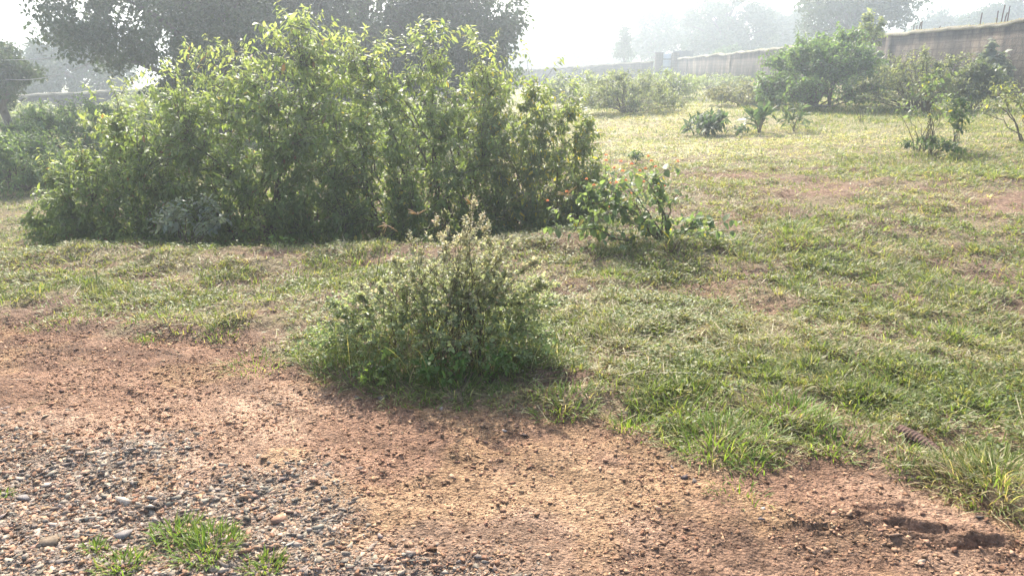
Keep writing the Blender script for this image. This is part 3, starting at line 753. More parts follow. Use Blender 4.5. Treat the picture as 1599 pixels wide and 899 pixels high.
stalk(735, 318, 3.9, 'short-headed grass stalk beside the tallest wand of the small-leaved shrub', .02, 4, .035)

# --- orange-flowered shrub (leaning stems, heart-shaped leaves)
def lantana():
    cx, cy = ground_pt(1045, 400); cy = 6.45; z0 = float(H(cx, cy))
    tips = []
    for (px, py, rx, rz, k) in ((930, 310, .20, .16, 26), (905, 345, .14, .10, 12), (975, 285, .2, .14, 22), (960, 335, .2, .14, 24), (1010, 275, .16, .12, 16), (1040, 300, .2, .14, 22), (1040, 345, .22, .12, 26),
                                (1000, 330, .2, .16, 24), (1090, 345, .2, .10, 20), (1110, 365, .14, .08, 12), (1070, 380, .2, .08, 18), (960, 262, .06, .08, 5), (925, 365, .14, .07, 8), (1015, 375, .2, .12, 16)):
        for _ in range(int(k * (1.1 if px < 980 else .7))):
            p = at(px, py, cy); tips.append([p[0] - cx + random.gauss(0, rx * .95), random.gauss(0, .22), p[2] - z0 + random.gauss(0, rz * .55)])
    tips = np.array(tips); tips[:, 2] = np.maximum(tips[:, 2], .12)
    e = shrub('flowering_shrub', 'shrub', 'leaning shrub with heart-shaped leaves and small orange flower heads', (cx, cy, z0), tips, base_pts(5, .07, .05), 6, .082, .056,
              ((.10, .155, .065), (.20, .26, .115), (.5, .42, .05), .015), mat='leaf', nmain=20, twigL=.22, stemr=.009, droop=.75, bend=.3)
    T = tips[np.argsort(-tips[:, 2] + rng.normal(size=len(tips)) * .2)][:26]
    for p in T:
        n = 22; d = randdir(n); d[:, 2] = np.abs(d[:, 2]); p = p + np.array([0, -.03, .06])
        v, f, q = leaves(np.tile(p, (n, 1)), d, randdir(n), np.full(n, .017), np.full(n, .014), jitter(mix((.70, .27, .12), (.80, .45, .25), R(n)), .1), 'small')
        mesh_obj('flower_head', v, f, M['petal'], e, q)
    return cx, cy
lx, ly = lantana()
# grassy mound at its foot
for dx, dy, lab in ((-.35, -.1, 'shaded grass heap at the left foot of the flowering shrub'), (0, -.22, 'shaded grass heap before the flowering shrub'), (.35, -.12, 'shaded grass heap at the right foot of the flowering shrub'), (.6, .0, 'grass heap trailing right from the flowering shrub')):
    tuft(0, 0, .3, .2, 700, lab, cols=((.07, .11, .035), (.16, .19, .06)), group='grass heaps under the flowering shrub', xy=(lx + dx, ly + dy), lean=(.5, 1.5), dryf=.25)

# --- plants out in the field
def field_plant(kind, label, px, py, n, rx, h, leafn, L, W, cols, ydist=None, **kw):
    gx_, gy_ = ground_pt(px, py)
    if ydist: gy_ = ydist; gx_ = at(px, py, ydist)[0]
    z0 = float(H(gx_, gy_)); zz = kw.pop('z0', .1); ry = kw.pop('ry', rx); n = int(n * (2.1 if kind == 'shrub' else 1)); sh = kw.pop('shell', .5); sq = kw.pop('squash', .7); cat = kw.pop('cat', kind.replace('_', ' ')); lump = kw.pop('lump', .3)
    tips = dome_tips(n, rx, ry, h, zz, sh, lump, int(px) % 13, sq)
    br = kw.pop('br', .15)
    return shrub(kind, cat, label, (gx_, gy_, z0), tips, base_pts(6, rx * br, ry * br), leafn, L, W, cols, **kw)
DK = ((.05, .09, .04), (.10, .15, .06))
field_plant('broadleaf_plant', 'dark clump of long broad leaves at the left of the three field plants', 1100, 207, 44, .5, .55, 7, .26, .085, DK, mat='waxy', nmain=8, twigL=.3, stemr=.012, droop=.1, group='broad-leaved plants standing in the field', cat='plant', lkind='full')
field_plant('broadleaf_plant', 'upright plant with paddle-shaped leaves, middle of the three field plants', 1185, 205, 16, .38, .6, 5, .34, .11, DK, mat='waxy', nmain=5, twigL=.3, stemr=.014, droop=-.3, group='broad-leaved plants standing in the field', cat='plant', spread=1.2)
field_plant('broadleaf_plant', 'feathery-topped plant at the right of the three field plants', 1240, 203, 20, .4, .62, 7, .22, .05, ((.06, .1, .045), (.13, .17, .08)), mat='waxy', nmain=6, twigL=.25, stemr=.01, droop=.1, group='broad-leaved plants standing in the field', cat='plant', spread=1.0)
field_plant('weed', 'low dark scrap of weed between the left and middle field plants', 1150, 207, 12, .4, .2, 6, .12, .06, DK, mat='waxy', nmain=4, twigL=.15, stemr=.008, group='weeds scattered over the field')
field_plant('weed', 'small dark weed flat on the grass left of the mown strip', 990, 262, 14, .14, .22, 8, .07, .04, DK, mat='leaf', nmain=4, twigL=.12, stemr=.005, group='weeds scattered over the field')
field_plant('sapling', 'thin many-stemmed sapling with a leafy top in the right field', 1440, 240, 55, .62, 1.35, 7, .08, .05, ((.10, .15, .07), (.19, .25, .11), (.4, .38, .06), .03), nmain=14, twigL=.3, stemr=.007, z0=.35, shell=.35, squash=.45, br=.2)
field_plant('sapling', 'slim sapling with dark leaves right of the many-stemmed sapling', 1492, 240, 24, .28, .85, 8, .1, .055, DK, nmain=6, twigL=.2, stemr=.008, z0=.3, shell=.3)
field_plant('sapling', 'faint thin sapling in the grass left of the many-stemmed sapling', 1345, 190, 16, .4, .7, 6, .08, .04, ((.10, .13, .05), (.16, .2, .08)), nmain=6, twigL=.2, stemr=.006, z0=.2)
field_plant('weed', 'tussock of weed at the foot of the many-stemmed sapling', 1450, 245, 60, .5, .3, 8, .1, .04, DK, nmain=8, twigL=.15, stemr=.006, group='weeds scattered over the field')
field_plant('shrub', 'leaning twiggy shrub cut by the right edge of the picture', 1612, 225, 80, 1.0, 1.2, 8, .085, .04, ((.13, .16, .08), (.23, .26, .12), (.5, .42, .05), .03), nmain=14, twigL=.3, stemr=.014, z0=.45, shell=.4)
SB = 'shrubs scattered before the boundary wall'
CH = ((.15, .19, .09), (.27, .31, .15))
field_plant('shrub', 'round dense dark green shrub against the boundary wall', 1283, 142, 800, 1.8, 2.05, 13, .13, .07, ((.09, .15, .055), (.18, .27, .09)), nmain=30, twigL=.5, stemr=.03, group=SB, squash=.75, shell=.6, ydist=21.0, z0=.15)
field_plant('shrub', 'leafy shoot rising from behind the round shrub beside the wall top', 1350, 100, 50, .5, 2.6, 12, .14, .07, CH, nmain=8, twigL=.4, stemr=.02, group=SB, ydist=22.5, z0=1.6, shell=.3)
field_plant('shrub', 'arching grey green shrub right of the round one, before the wall', 1440, 150, 380, 1.6, 1.45, 11, .10, .045, ((.13, .155, .08), (.23, .25, .13)), nmain=40, twigL=.4, stemr=.02, group=SB, ydist=18.5, z0=.2, squash=.65)
field_plant('shrub', 'loose shrub with drooping leaves right of the arching one', 1525, 150, 160, .75, 1.2, 12, .13, .07, ((.07, .1, .05), (.14, .17, .09)), nmain=14, twigL=.4, stemr=.014, group=SB, ydist=18.2, z0=.3)
field_plant('shrub', 'wide low dull shrub in the middle beyond the mown field', 985, 160, 380, 1.7, 1.2, 12, .11, .045, ((.15, .18, .09), (.25, .28, .14)), nmain=40, twigL=.4, stemr=.018, group=SB, ydist=22, squash=.7)
field_plant('shrub', 'pale shrub behind the wide low one, below the gate', 1035, 135, 220, 1.6, 1.1, 12, .15, .07, CH, nmain=20, twigL=.5, stemr=.02, group=SB, ydist=29, squash=.7)
field_plant('shrub', 'pale scrubby shrub just right of the tall thicket', 905, 150, 200, 1.8, 1.3, 12, .15, .07, CH, nmain=20, twigL=.5, stemr=.02, group=SB, ydist=27, squash=.7)
field_plant('shrub', 'brownish low shrub left of the round dense one', 1165, 145, 170, 1.5, .8, 10, .13, .06, ((.12, .13, .07), (.2, .2, .11)), nmain=30, twigL=.4, stemr=.016, group=SB, ydist=23.5, squash=.7)
field_plant('shrub', 'low hazy shrub under the wall between gate and brownish shrub', 1110, 120, 120, 2.0, .7, 12, .17, .08, CH, nmain=16, twigL=.5, stemr=.02, group=SB, ydist=36, squash=.7)
field_plant('shrub', 'light green shrub at the left edge beyond the ditch', 25, 280, 420, 1.25, 1.1, 12, .1, .05, ((.10, .16, .06), (.19, .26, .10)), nmain=24, twigL=.35, stemr=.014, group='shrubs at the left beyond the ditch', ydist=13.5, squash=.7)
field_plant('shrub', 'taller pale shrub at the left, between the thicket and the far wall', 110, 230, 380, 1.6, 1.55, 12, .12, .06, ((.10, .16, .06), (.19, .26, .10)), nmain=24, twigL=.4, stemr=.018, group='shrubs at the left beyond the ditch', ydist=17)
field_plant('shrub', 'dim shrub along the far left wall', 20, 190, 320, 3.0, 1.3, 12, .2, .1, CH, nmain=20, twigL=.6, stemr=.02, group='shrubs at the left beyond the ditch', ydist=31)
field_plant('shrub', 'hedge-like shrub hiding the far wall behind the thicket', 300, 190, 420, 4.0, 1.6, 12, .2, .1, CH, nmain=20, twigL=.6, stemr=.02, group='shrubs at the left beyond the ditch', ydist=30)
field_plant('shrub', 'dull shrub seen through the gaps of the thicket', 620, 220, 420, 2.4, 1.2, 12, .12, .06, ((.13, .19, .07), (.24, .3, .12)), nmain=20, twigL=.4, stemr=.02, group='shrubs at the left beyond the ditch', ydist=16)
# creeper on the wall (px 1550) and growth over the top
field_plant('creeper', 'large-leaved creeper climbing the face of the boundary wall at the right', 1548, 110, 120, .55, 1.6, 9, .2, .14, ((.09, .12, .08), (.2, .23, .16)), mat='waxy', nmain=10, twigL=.4, stemr=.012, ydist=20.8, z0=.3, ry=.25, cat='creeper', droop=.9)
field_plant('creeper', 'dark creeper hanging on the wall right behind the round shrub', 1370, 110, 60, .5, 1.5, 9, .16, .1, DK, nmain=8, twigL=.4, stemr=.012, ydist=24.5, z0=.4, ry=.3, cat='creeper', droop=.9)

# ------------------------------------------------------------ boundary walls, gate, rods
def wall(name, label, pts, thick=.34, pil=9.5):
    """pts: x, y, ztop"""
    pts = np.array(pts, float); o0 = pts[0]; e = empty(name, (o0[0], o0[1], float(H(o0[0], o0[1]))), label, 'wall', 'boundary walls round the field')
    z0 = e.location[2]
    def ribbon(profile, dz_lo=None):
        V = []; 
        for i, p in enumerate(pts):
            a = pts[max(i - 1, 0)]; b = pts[min(i + 1, len(pts) - 1)]; d = (b - a)[:2]; d /= np.linalg.norm(d); nrm_ = np.array([-d[1], d[0]])
            for (s, z) in profile:
                zz = (p[2] + z) if z > -50 else float(H(p[0], p[1])) - .4
                V.append([p[0] - o0[0] + nrm_[0] * s, p[1] - o0[1] + nrm_[1] * s, zz - z0])
        k = len(profile); n = len(pts); F = []
        for i in range(n - 1):
            for j in range(k):
                F.append((i * k + j, i * k + (j + 1) % k, (i + 1) * k + (j + 1) % k, (i + 1) * k + j))
        Fc = [tuple(range(k))[::-1], tuple((n - 1) * k + j for j in range(k))]
        return V, [np.array(F), np.array(Fc)]
    h = thick / 2
    v, f = ribbon([(-h, -99), (-h, -.08), (h, -.08), (h, -99)]); mesh_obj('wall_face', v, f, M['wall'], e)
    v, f = ribbon([(-h - .05, -.08), (-h - .06, -.01), (-h * .5, .05), (h * .5, .05), (h + .06, -.01), (h + .05, -.08)]); mesh_obj('coping', v, f, M['coping'], e)
    # pilasters
    seg = np.cumsum(np.r_[0, np.hypot(*np.diff(pts[:, :2], axis=0).T)]); s = 1.5
    while s < seg[-1]:
        p = np.array([np.interp(s, seg, pts[:, i]) for i in range(3)]); q = np.array([np.interp(s + .1, seg, pts[:, i]) for i in range(3)])
        d = (q - p)[:2]; d /= np.linalg.norm(d); nn = np.array([-d[1], d[0]]); zb = float(H(p[0], p[1])) - .4; V = []
        for zz in (zb, p[2] - .1):
            for a_, b_ in ((-.2, -1), (.2, -1), (.2, 1), (-.2, 1)):
                xy = p[:2] + d * a_ + nn * b_ * (h + .045); V.append([xy[0] - o0[0], xy[1] - o0[1], zz - z0])
        mesh_obj('pilaster', V, [np.array([(0, 3, 2, 1), (4, 5, 6, 7), (0, 1, 5, 4), (1, 2, 6, 5), (2, 3, 7, 6), (3, 0, 4, 7)])], M['wall'], e)
        s += pil
    return e
def wp(px, py, y): a = at(px, py, y); return (a[0], a[1], a[2])
rw = [wp(1790, 8, 18), wp(1599, 31, 22), wp(1540, 38, 23.8), wp(1440, 50, 27.2), wp(1370, 58, 30.3), wp(1280, 68, 35.5), wp(1200, 78, 42), wp(1130, 85, 50), wp(1062, 92, 60)]
def dens(p, n=14):
    p = np.array(p); t = np.linspace(0, len(p) - 1, (len(p) - 1) * n + 1); q = np.stack([np.interp(t, np.arange(len(p)), p[:, i]) for i in range(3)], 1)
    q[:, 2] += (vnoise(q[:, 1], q[:, 0], 1.7, 99) - .5) * .08 + (vnoise(q[:, 1], q[:, 0], .5, 98) - .5) * .12; return q
wall('boundary_wall', 'long weathered grey brown wall with pale coping running back along the right', dens(rw))
wall('boundary_wall', 'dim distant wall left of the small gate, running behind the thicket', dens([wp(1020, 96, 61), wp(940, 102, 62), wp(860, 108, 62), wp(500, 124, 52), wp(90, 148, 40), wp(-150, 152, 36)]))
q_ = dens(rw, 40); k = rng.integers(0, len(q_) - 1, 16000); t_ = R(16000)[:, None]; p_ = q_[k] * (1 - t_) + q_[k + 1] * t_; p_[:, 0] += U(-.17, .17, 16000)
kk = fbm(p_[:, 1], p_[:, 0], .6, 97) > .42; p_ = p_[kk]; n = len(p_)
v, f, q = blades(p_ + np.array([0, 0, .0]), U(0, 6.28, n), U(.3, 1.4, n), U(.03, .11, n), U(.012, .02, n), U(.2, 1, n), jitter(mix((.22, .19, .12), (.42, .37, .27), R(n)), .2), 2)
tag(mesh_obj('dry_grass', v, f, M['grass'], None, q), 'dry pale grass growing along the top of the right boundary wall', 'grass', kind='stuff')
# gate
def box(bag, x0, x1, y0, y1, z0, z1):
    V = [(x, y, z) for z in (z0, z1) for x, y in ((x0, y0), (x1, y0), (x1, y1), (x0, y1))]
    bag.add(V, [np.array([(0, 3, 2, 1), (4, 5, 6, 7), (0, 1, 5, 4), (1, 2, 6, 5), (2, 3, 7, 6), (3, 0, 4, 7)])])
gA = at(1041, 100, 60.5); zg = float(H(gA[0], 60.5)); ztop = at(1041, 84, 60.5)[2]
e = empty('gate', (gA[0], 60.5, zg), 'small pale blue metal gate in the gap between the two walls', 'gate')
b = Bag(); box(b, -.33, .33, -.03, .03, .05, ztop - zg); b.build('gate_panel', M['metal'], e)
for s in (-1, 1):
    b = Bag(); xx = s * .62; box(b, xx - .28, xx + .28, -.25, .25, -.3, ztop - zg + .08); b.build('gate_pillar', M['wall'], e)
b = Bag(); 
for zz in (.3, .9, 1.5):
    b = Bag(); box(b, -.34, .34, -.06, -.032, zz, zz + .06); b.build('gate_rail', M['darkmetal'], e)
# dark railing panel right behind the gate (px 1060-1082)
a0 = at(1052, 88, 63); a1 = at(1082, 80, 63); zg = float(H(a0[0], 63))
e = empty('fence', (a0[0], 63, zg), 'short dark fence panel rising over the wall right of the gate', 'fence')
b = Bag(); box(b, 0, a1[0] - a0[0], -.03, .03, .4, a1[2] - zg); b.build('fence_panel', M['darkmetal'], e)
for k in range(4):
    b = Bag(); xx = (a1[0] - a0[0]) * k / 3; box(b, xx - .05, xx + .05, .032, .13, -.2, a1[2] - zg + .08); b.build('post', M['darkmetal'], e)
# steel rods standing in the wall top
RODS = [(1426, 52, 38), (1434, 51, 35), (1438, 50, 33), (1466, 47, 41), (1431, 51, 40), (1556, 37, 17), (1563, 36, 8), (1573, 35, 10), (1568, 35, 20), (1530, 40, 20)]
for i, (px, pyb, pyt) in enumerate(RODS):
    ys = np.interp(px, [1370, 1440, 1540, 1599], [30.3, 27.2, 23.8, 22]); a = at(px, pyb, ys); t = at(px, pyt, ys)
    b = Bag(); hh = t[2] - a[2]; lean = random.uniform(-.03, .05)
    v, f = tubes(np.array([[[0, 0, -.3], [lean * .4, 0, hh * .5], [lean, 0, hh]]]), np.full((1, 3), .016), 6); b.add(v, f)
    o = b.build('steel_rod', M['rust']); o.location = a
    tag(o, 'thin rusty rod in the group of upright rods nearer the picture\'s right edge' if px > 1500 else 'thin rusty rod in the left group of upright rods on the wall top', 'rod', 'reinforcing rods near the right edge' if px > 1500 else 'reinforcing rods left on the wall top')

# ------------------------------------------------------------ trees
def tree(name, label, x, y, h, cr, cz0, n_cl, leaf, per, cols, trunk_r=.25, group=None, lumps=.55, seed=0, clr=.9, cone=0., crx=None, gaps=.0, cat='tree'):
    """crown from cz0 to h (above ground), radius cr; cluster-of-leaves crown with limbs"""
    z0 = float(H(x, y)); e = empty(name, (x, y, z0), label, cat, group)
    r_ = np.random.default_rng(seed + 1000)
    d = r_.normal(size=(n_cl, 3)); d = norm(d); rad = r_.random(n_cl) ** .4
    cen = d * rad[:, None]; cm = (cz0 + h) / 2; ch = (h - cz0) / 2
    cen = cen * np.array([cr, cr, ch]); cen[:, 2] += cm
    if cone:
        t = (cen[:, 2] - cz0) / (h - cz0); cen[:, :2] *= (1 - cone * t)[:, None] * 1.2
    # limbs
    bag = Bag(); K = 8; t = np.linspace(0, 1, K)[None, :, None]
    T = np.array([[[0, 0, -.3], [.03 * h, 0, h * .2], [-.02 * h, .02 * h, h * .45], [0, 0, h * .8]]]); tt = np.linspace(0, 3, 10)
    T = np.stack([np.interp(tt, range(4), T[0, :, i]) for i in range(3)], 1)[None]
    v, f = tubes(T, trunk_r * (1.15 - 1.05 * np.linspace(0, 1, 10))[None], 9); bag.add(v, f); bag.build('trunk', M['bark'], e, True)
    nl = min(n_cl, 26); s = np.array([[0, 0, 1]]) * np.minimum(np.maximum(cen[:nl, 2:3] * .55, cz0 * .4), h * .7)
    a3 = s[:, None]; e3 = cen[:nl][:, None]; c3 = a3 * .45 + e3 * .55; c3 = c3 + np.array([0, 0, .12]) * np.linalg.norm(e3 - a3, axis=-1, keepdims=True)
    P = (1 - t) ** 2 * a3 + 2 * t * (1 - t) * c3 + t * t * e3 + r_.normal(size=(nl, K, 3)) * .03 * h * .1
    bb = Bag(); v, f = tubes(P, trunk_r * .35 * (1 - .8 * t[..., 0]) * np.ones((nl, 1)), 6); bb.add(v, f); bb.build('limbs', M['bark'], e, True)
    # leaf clusters
    cs = clr * r_.uniform(.55, 1.15, n_cl)
    dd = r_.normal(size=(n_cl, per, 3)); dd = norm(dd) * (r_.random((n_cl, per, 1)) ** .45)
    # clumpy: keep leaves where the sub-cluster noise is high
    p = cen[:, None] + dd * cs[:, None, None] * np.array([1.15, 1.15, .8])
    p = p.reshape(-1, 3)
    keep = fbm(p[:, 0] * 1.0 + p[:, 1] * .7 + seed * 9, p[:, 2] * 1.1 + p[:, 1] * .4, clr * .9, seed + 5, 3) > (.40 + gaps)
    p = p[keep]; n = len(p); shade = np.repeat(r_.random(n_cl), per)[keep]
    c = mix(cols[0], cols[1], .5 * shade + .5 * r_.random(n))
    dr = norm(r_.normal(size=(n, 3)) + np.array([0, 0, -.35])); nm = norm(r_.normal(size=(n, 3)) + np.array([0, 0, .8]))
    sz = leaf * r_.uniform(.6, 1.3, n)
    v, f, q = leaves(p, dr, nm, sz, sz * .55, jitter(c, .15), 'small')
    mesh_obj('crown', v, f, M['tree'], e, q)
    return e
TG = ((.045, .07, .03), (.09, .12, .05))
def px_tree(label, px, y, pxw, pytop, pybot, name='tree', **kw):
    a = at(px, pytop, y); zt = a[2]; zb = at(px, pybot, y)[2]; z0 = float(H(a[0], y)); cr = pxw / 2 / FPX * math.hypot(1, 0) * y / .96
    return tree(name, label, a[0], y, zt - z0, cr, max(zb - z0, .3), **kw)
NT = 'tall trees behind the thicket'
px_tree('huge dark spreading tree behind the left half of the thicket', 290, 24, 400, -230, 185, n_cl=230, leaf=.15, per=520, cols=TG, trunk_r=.4, group=NT, seed=1, clr=.85, gaps=.045)
px_tree('lower dark limbless-looking tree right beside the huge spreading one', 440, 26, 240, -150, 185, n_cl=70, leaf=.2, per=380, cols=TG, trunk_r=.3, group=NT, seed=2, clr=.9, gaps=.04)
px_tree('lighter loose-crowned tree behind the middle of the thicket', 555, 28, 190, -150, 185, n_cl=84, leaf=.19, per=300, cols=((.06, .1, .04), (.11, .16, .06)), trunk_r=.25, group=NT, seed=3, clr=.9, gaps=.05)
px_tree('narrow dark tree with sky gaps beside it, behind the right half of the thicket', 655, 25, 120, -160, 185, n_cl=90, leaf=.17, per=330, cols=TG, trunk_r=.25, group=NT, seed=4, clr=.75, gaps=.03)
px_tree('dark tree with a tall broken crown at the right end of the tall trees', 745, 25, 120, -60, 185, n_cl=90, leaf=.17, per=330, cols=TG, trunk_r=.26, group=NT, seed=5, clr=.75, gaps=.04)
px_tree('small dark tree cut by the left edge of the picture', -18, 24, 95, 50, 160, n_cl=34, leaf=.16, per=300, cols=TG, trunk_r=.15, seed=6, clr=.5)
px_tree('bluish hazy round tree between the left edge tree and the huge one', 112, 52, 140, 36, 165, n_cl=80, leaf=.24, per=360, cols=TG, trunk_r=.25, seed=7, clr=.95, gaps=.0)
px_tree('low grey tree behind the cables at the far left', 40, 56, 70, 88, 160, n_cl=26, leaf=.26, per=260, cols=TG, trunk_r=.2, seed=17, clr=.8)
FT = 'hazy trees beyond the boundary wall'
px_tree('small slim tree standing alone left of the broad hazy trees', 977, 72, 32, 38, 95, n_cl=20, leaf=.22, per=170, cols=TG, trunk_r=.12, group=FT, seed=8, clr=.5, cone=.55)
px_tree('round hazy tree right of the slim one', 1026, 88, 72, 10, 105, n_cl=46, leaf=.38, per=280, cols=TG, trunk_r=.3, group=FT, seed=9, clr=1.15)
px_tree('lower hazy tree joining the round one and the largest one', 1078, 92, 60, 26, 105, n_cl=30, leaf=.38, per=280, cols=TG, trunk_r=.3, group=FT, seed=10, clr=1.1)
px_tree('largest hazy tree with a broad crown cut by the top edge', 1140, 80, 122, -25, 98, n_cl=80, leaf=.34, per=340, cols=TG, trunk_r=.4, group=FT, seed=11, clr=1.2)
px_tree('dark spreading tree over the wall at the right', 1342, 54, 160, -60, 70, n_cl=90, leaf=.26, per=380, cols=TG, trunk_r=.35, group=FT, seed=12, clr=1.05, gaps=.01)
px_tree('faint low green tree showing over the wall below the largest hazy tree', 1130, 66, 50, 68, 100, n_cl=14, leaf=.26, per=240, cols=((.09, .14, .06), (.15, .2, .08)), trunk_r=.1, group=FT, seed=13, clr=.6)
FS = 'faint treeline of spiky trees far off at the right'
for i, (px, w, top, lab) in enumerate(((1207, 30, 22, 'faint spiky tree just right of the largest hazy tree'), (1226, 26, 26, 'faint second spiky tree in the gap left of the dark spreading tree'), (1250, 34, 14, 'faint taller spiky tree touching the dark spreading tree'),
                                       (1446, 34, 22, 'faint tree at the left end of the far right treeline'), (1472, 30, 12, 'faint pointed tree second in the far right treeline'), (1500, 40, 10, 'faint broad tree in the middle of the far right treeline'),
                                       (1530, 30, 16, 'faint low tree above the left rod of the near group'), (1558, 40, 2, 'faint tall tree behind the near group of rods'), (1590, 40, -6, 'faint tall tree in the top right corner'))):
    px_tree(lab, px, 88 if i < 6 else 80, w, top, 92, n_cl=34, leaf=.36, per=280, cols=TG, trunk_r=.25, group=FS, seed=20 + i, clr=1.1, cone=.5, name='conifer' if False else 'tree')
FM = 'very faint trees in the bright haze right of the thicket'
for i, (px, w, top, lab) in enumerate(((835, 60, 66, 'very faint tree nearest the thicket in the bright haze'), (880, 55, 52, 'very faint tree in the middle of the bright haze'), (925, 70, 44, 'very faint tallest tree of the bright haze'), (962, 40, 62, 'very faint low tree behind the slim lone one'), (790, 60, 60, 'very faint tree mostly hidden by the thicket top'))):
    px_tree(lab, px, 115, w, top, 112, n_cl=30, leaf=.75, per=220, cols=TG, trunk_r=.3, group=FM, seed=40 + i, clr=1.7)
for i, (px, w, top, y, lab) in enumerate(((1310, 150, 40, 130, 'faint tree behind the dark spreading tree'), (1400, 70, 45, 140, 'faint tree filling the gap right of the dark spreading tree'))):
    px_tree(lab, px, y, w, top, 100, n_cl=30, leaf=.6, per=200, cols=TG, trunk_r=.3, group=FT, seed=50 + i, clr=1.7)
# scrub on the wall top at the right
for px, y, lab in ((1515, 25.6, 'wispy weed growing over the wall top left of the near rods'), (1592, 23.3, 'green weed hanging over the wall top at the right edge')):
    a = at(px, 40, y); tips = dome_tips(26, .45, .35, 1.0, .3, .3, .3, 2); z0 = float(H(a[0], y)) + 1.1
    xx = a[0] + .55
    shrub('weed', 'weed', lab, (xx, y, float(H(xx, y))), tips + np.array([0, 0, 1.35]), base_pts(3, .05, .05), 8, .12, .05, CH, 'weeds on top of the wall', nmain=6, twigL=.3, stemr=.01)

# ------------------------------------------------------------ cables
for (p0, p1, sag, lab) in (((-60, 92, 24), (165, 80, 22), .12, 'upper thin cable sagging in from the left edge to the huge tree'), ((-60, 108, 24), (165, 84, 22), .5, 'lower thicker cable sagging in from the left edge to the huge tree')):
    a = np.array(at(*p0)); b_ = np.array(at(*p1)); t = np.linspace(0, 1, 24)[:, None]; P = a * (1 - t) + b_ * t; P[:, 2] -= (4 * sag * t * (1 - t))[:, 0]
    v, f = tubes((P - P[0])[None], np.full((1, 24), .013), 6); o = mesh_obj('cable', v, f, M['cable']); o.location = P[0]
    tag(o, lab, 'cable', 'cables at the upper left')

# ------------------------------------------------------------ ridged piece of bark by the road
bx, by = ground_pt(1432, 695, H)
nu, nv = 60, 14; V_ = []
for i in range(nu):
    s = i / (nu - 1)
    for j in range(nv):
        th = (j / (nv - 1) - .5) * 2.5; w = .042 * (1 - .25 * s) * (.75 + .25 * math.sin(s * 3.14))
        rdg = 1 + .06 * math.sin(s * 75 + th * .7)
        V_.append((s * .19 - .095 , w * rdg * math.sin(th), w * rdg * math.cos(th) * .8 - .01))
idx = np.arange(nu * nv).reshape(nu, nv); Fb = np.stack([idx[:-1, :-1], idx[1:, :-1], idx[1:, 1:], idx[:-1, 1:]], -1).reshape(-1, 4)
V2 = [(x, y * .93, z * .9 - .004) for x, y, z in V_]
n0 = nu * nv; rim = np.concatenate([idx[0], idx[1:, -1], idx[-1, ::-1][1:], idx[::-1, 0][1:-1]])
Fr = np.stack([rim, rim + n0, np.roll(rim, -1) + n0, np.roll(rim, -1)], -1)
o = mesh_obj('bark_piece', V_ + V2, [np.concatenate([Fb, Fb[:, ::-1] + n0, Fr])], M['drybark'])
o.location = (bx, by, float(H(bx, by)) + .02); o.rotation_euler = (0, RAD(6), RAD(-62))
tag(o, 'curved ridged dark brown piece of dry bark lying at the grass edge', 'bark')

# fallen twigs / leaves on the road: a few
for px, py, L_, lab in ((330, 545, .16, 'dry reddish leaf stalk lying on bare soil at the left'), (1040, 690, .12, 'short dry twig on the dirt under the verge'), (255, 500, .2, 'dry twig leaning over the soil edge at the left')):
    a, b_ = ground_pt(px, py, H); P = np.array([[[0, 0, .006], [L_ * .3, .02, .014], [L_ * .7, .01, .012], [L_, .04, .01]]]); v, f = tubes(P, np.array([[.004, .0035, .003, .002]]), 6)
    o = mesh_obj('twig', v, f, M['stem']); o.location = (a, b_, float(H(a, b_))); o.rotation_euler = (0, 0, random.uniform(-.4, .4)); tag(o, lab, 'twig')

# ------------------------------------------------------------ haze
def haze(density, g):
    m, nt, out = new_mat('haze'); p = nt.nodes.new('ShaderNodeVolumePrincipled')
    p.inputs['Color'].default_value = (.80, .90, 1, 1); p.inputs['Density'].default_value = density; p.inputs['Anisotropy'].default_value = g
    nt.links.new(p.outputs[0], out.inputs['Volume'])
    b = Bag(); box(b, -430, 430, -70, 430, -6, 24); o = b.build('haze', m); tag(o, 'pale morning haze in the air over the field', 'haze', kind='stuff')
haze(.0050, .66)

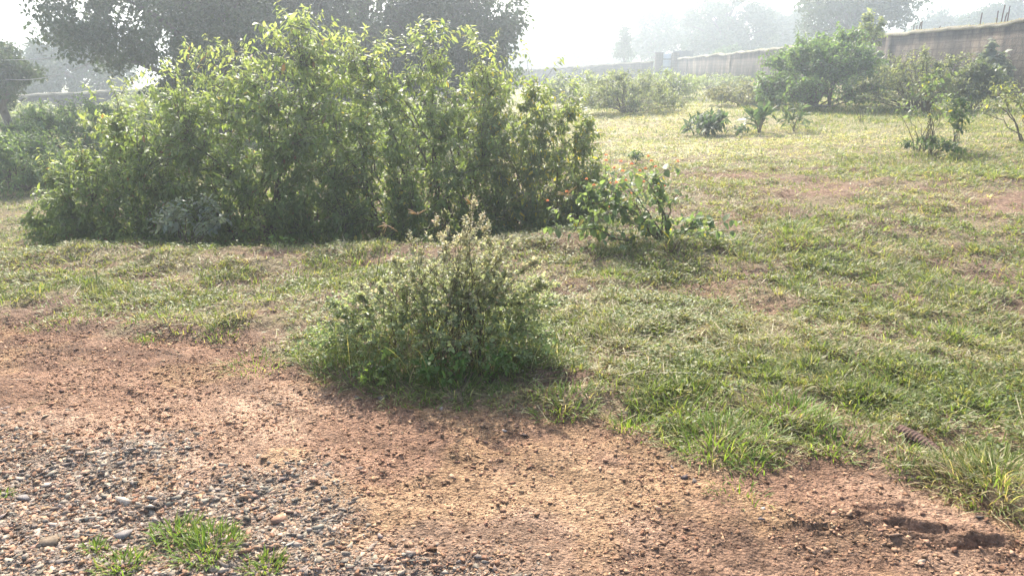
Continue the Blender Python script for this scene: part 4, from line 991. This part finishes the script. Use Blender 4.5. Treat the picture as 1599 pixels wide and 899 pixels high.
# ------------------------------------------------------------ light, sky, camera
w = bpy.data.worlds.new('World'); scene.world = w; w.use_nodes = True; nt = w.node_tree; nt.nodes.clear()
sky = nt.nodes.new('ShaderNodeTexSky'); sky.sky_type = 'NISHITA'; sky.sun_disc = False; sky.sun_elevation = SUN_EL; sky.sun_rotation = SUN_AZ
sky.air_density = 1.0; sky.dust_density = 4.0; sky.ozone_density = 1.0
bgn = nt.nodes.new('ShaderNodeBackground'); bgn.inputs[1].default_value = .14; wo = nt.nodes.new('ShaderNodeOutputWorld')
nt.links.new(sky.outputs[0], bgn.inputs[0]); nt.links.new(bgn.outputs[0], wo.inputs[0])
sl = bpy.data.lights.new('sun', 'SUN'); sl.energy = 4.6; sl.angle = RAD(.6); sl.color = (1, .93, .82)
so = bpy.data.objects.new('sun', sl); COL.objects.link(so)
so.rotation_euler = (math.pi / 2 - SUN_EL, 0, math.pi - SUN_AZ + math.pi * 0)
from mathutils import Vector
sd = Vector((math.sin(SUN_AZ) * math.cos(SUN_EL), math.cos(SUN_AZ) * math.cos(SUN_EL), math.sin(SUN_EL)))
so.rotation_euler = sd.to_track_quat('Z', 'Y').to_euler()
cam = bpy.data.cameras.new('camera'); co = bpy.data.objects.new('camera', cam); COL.objects.link(co)
cam.sensor_width = 36; cam.lens = 36 * FPX / W0; cam.clip_end = 2000; cam.clip_start = .05
co.location = (0, 0, CAMH); co.rotation_euler = (math.pi / 2 - PITCH, 0, 0); scene.camera = co
scene.view_settings.view_transform = 'Standard'; scene.view_settings.look = 'None'; scene.view_settings.gamma = 1
scene.view_settings.exposure = 1.25
cy = scene.cycles
cy.max_bounces = 5; cy.diffuse_bounces = 3; cy.glossy_bounces = 1; cy.transmission_bounces = 4; cy.transparent_max_bounces = 4; cy.volume_bounces = 1
cy.use_denoising = True; cy.denoiser = 'OPENIMAGEDENOISE'; cy.denoising_input_passes = 'RGB_ALBEDO_NORMAL'; cy.denoising_prefilter = 'ACCURATE'
cy.sample_clamp_indirect = 6; cy.use_adaptive_sampling = False
cy.caustics_reflective = False; cy.caustics_refractive = False
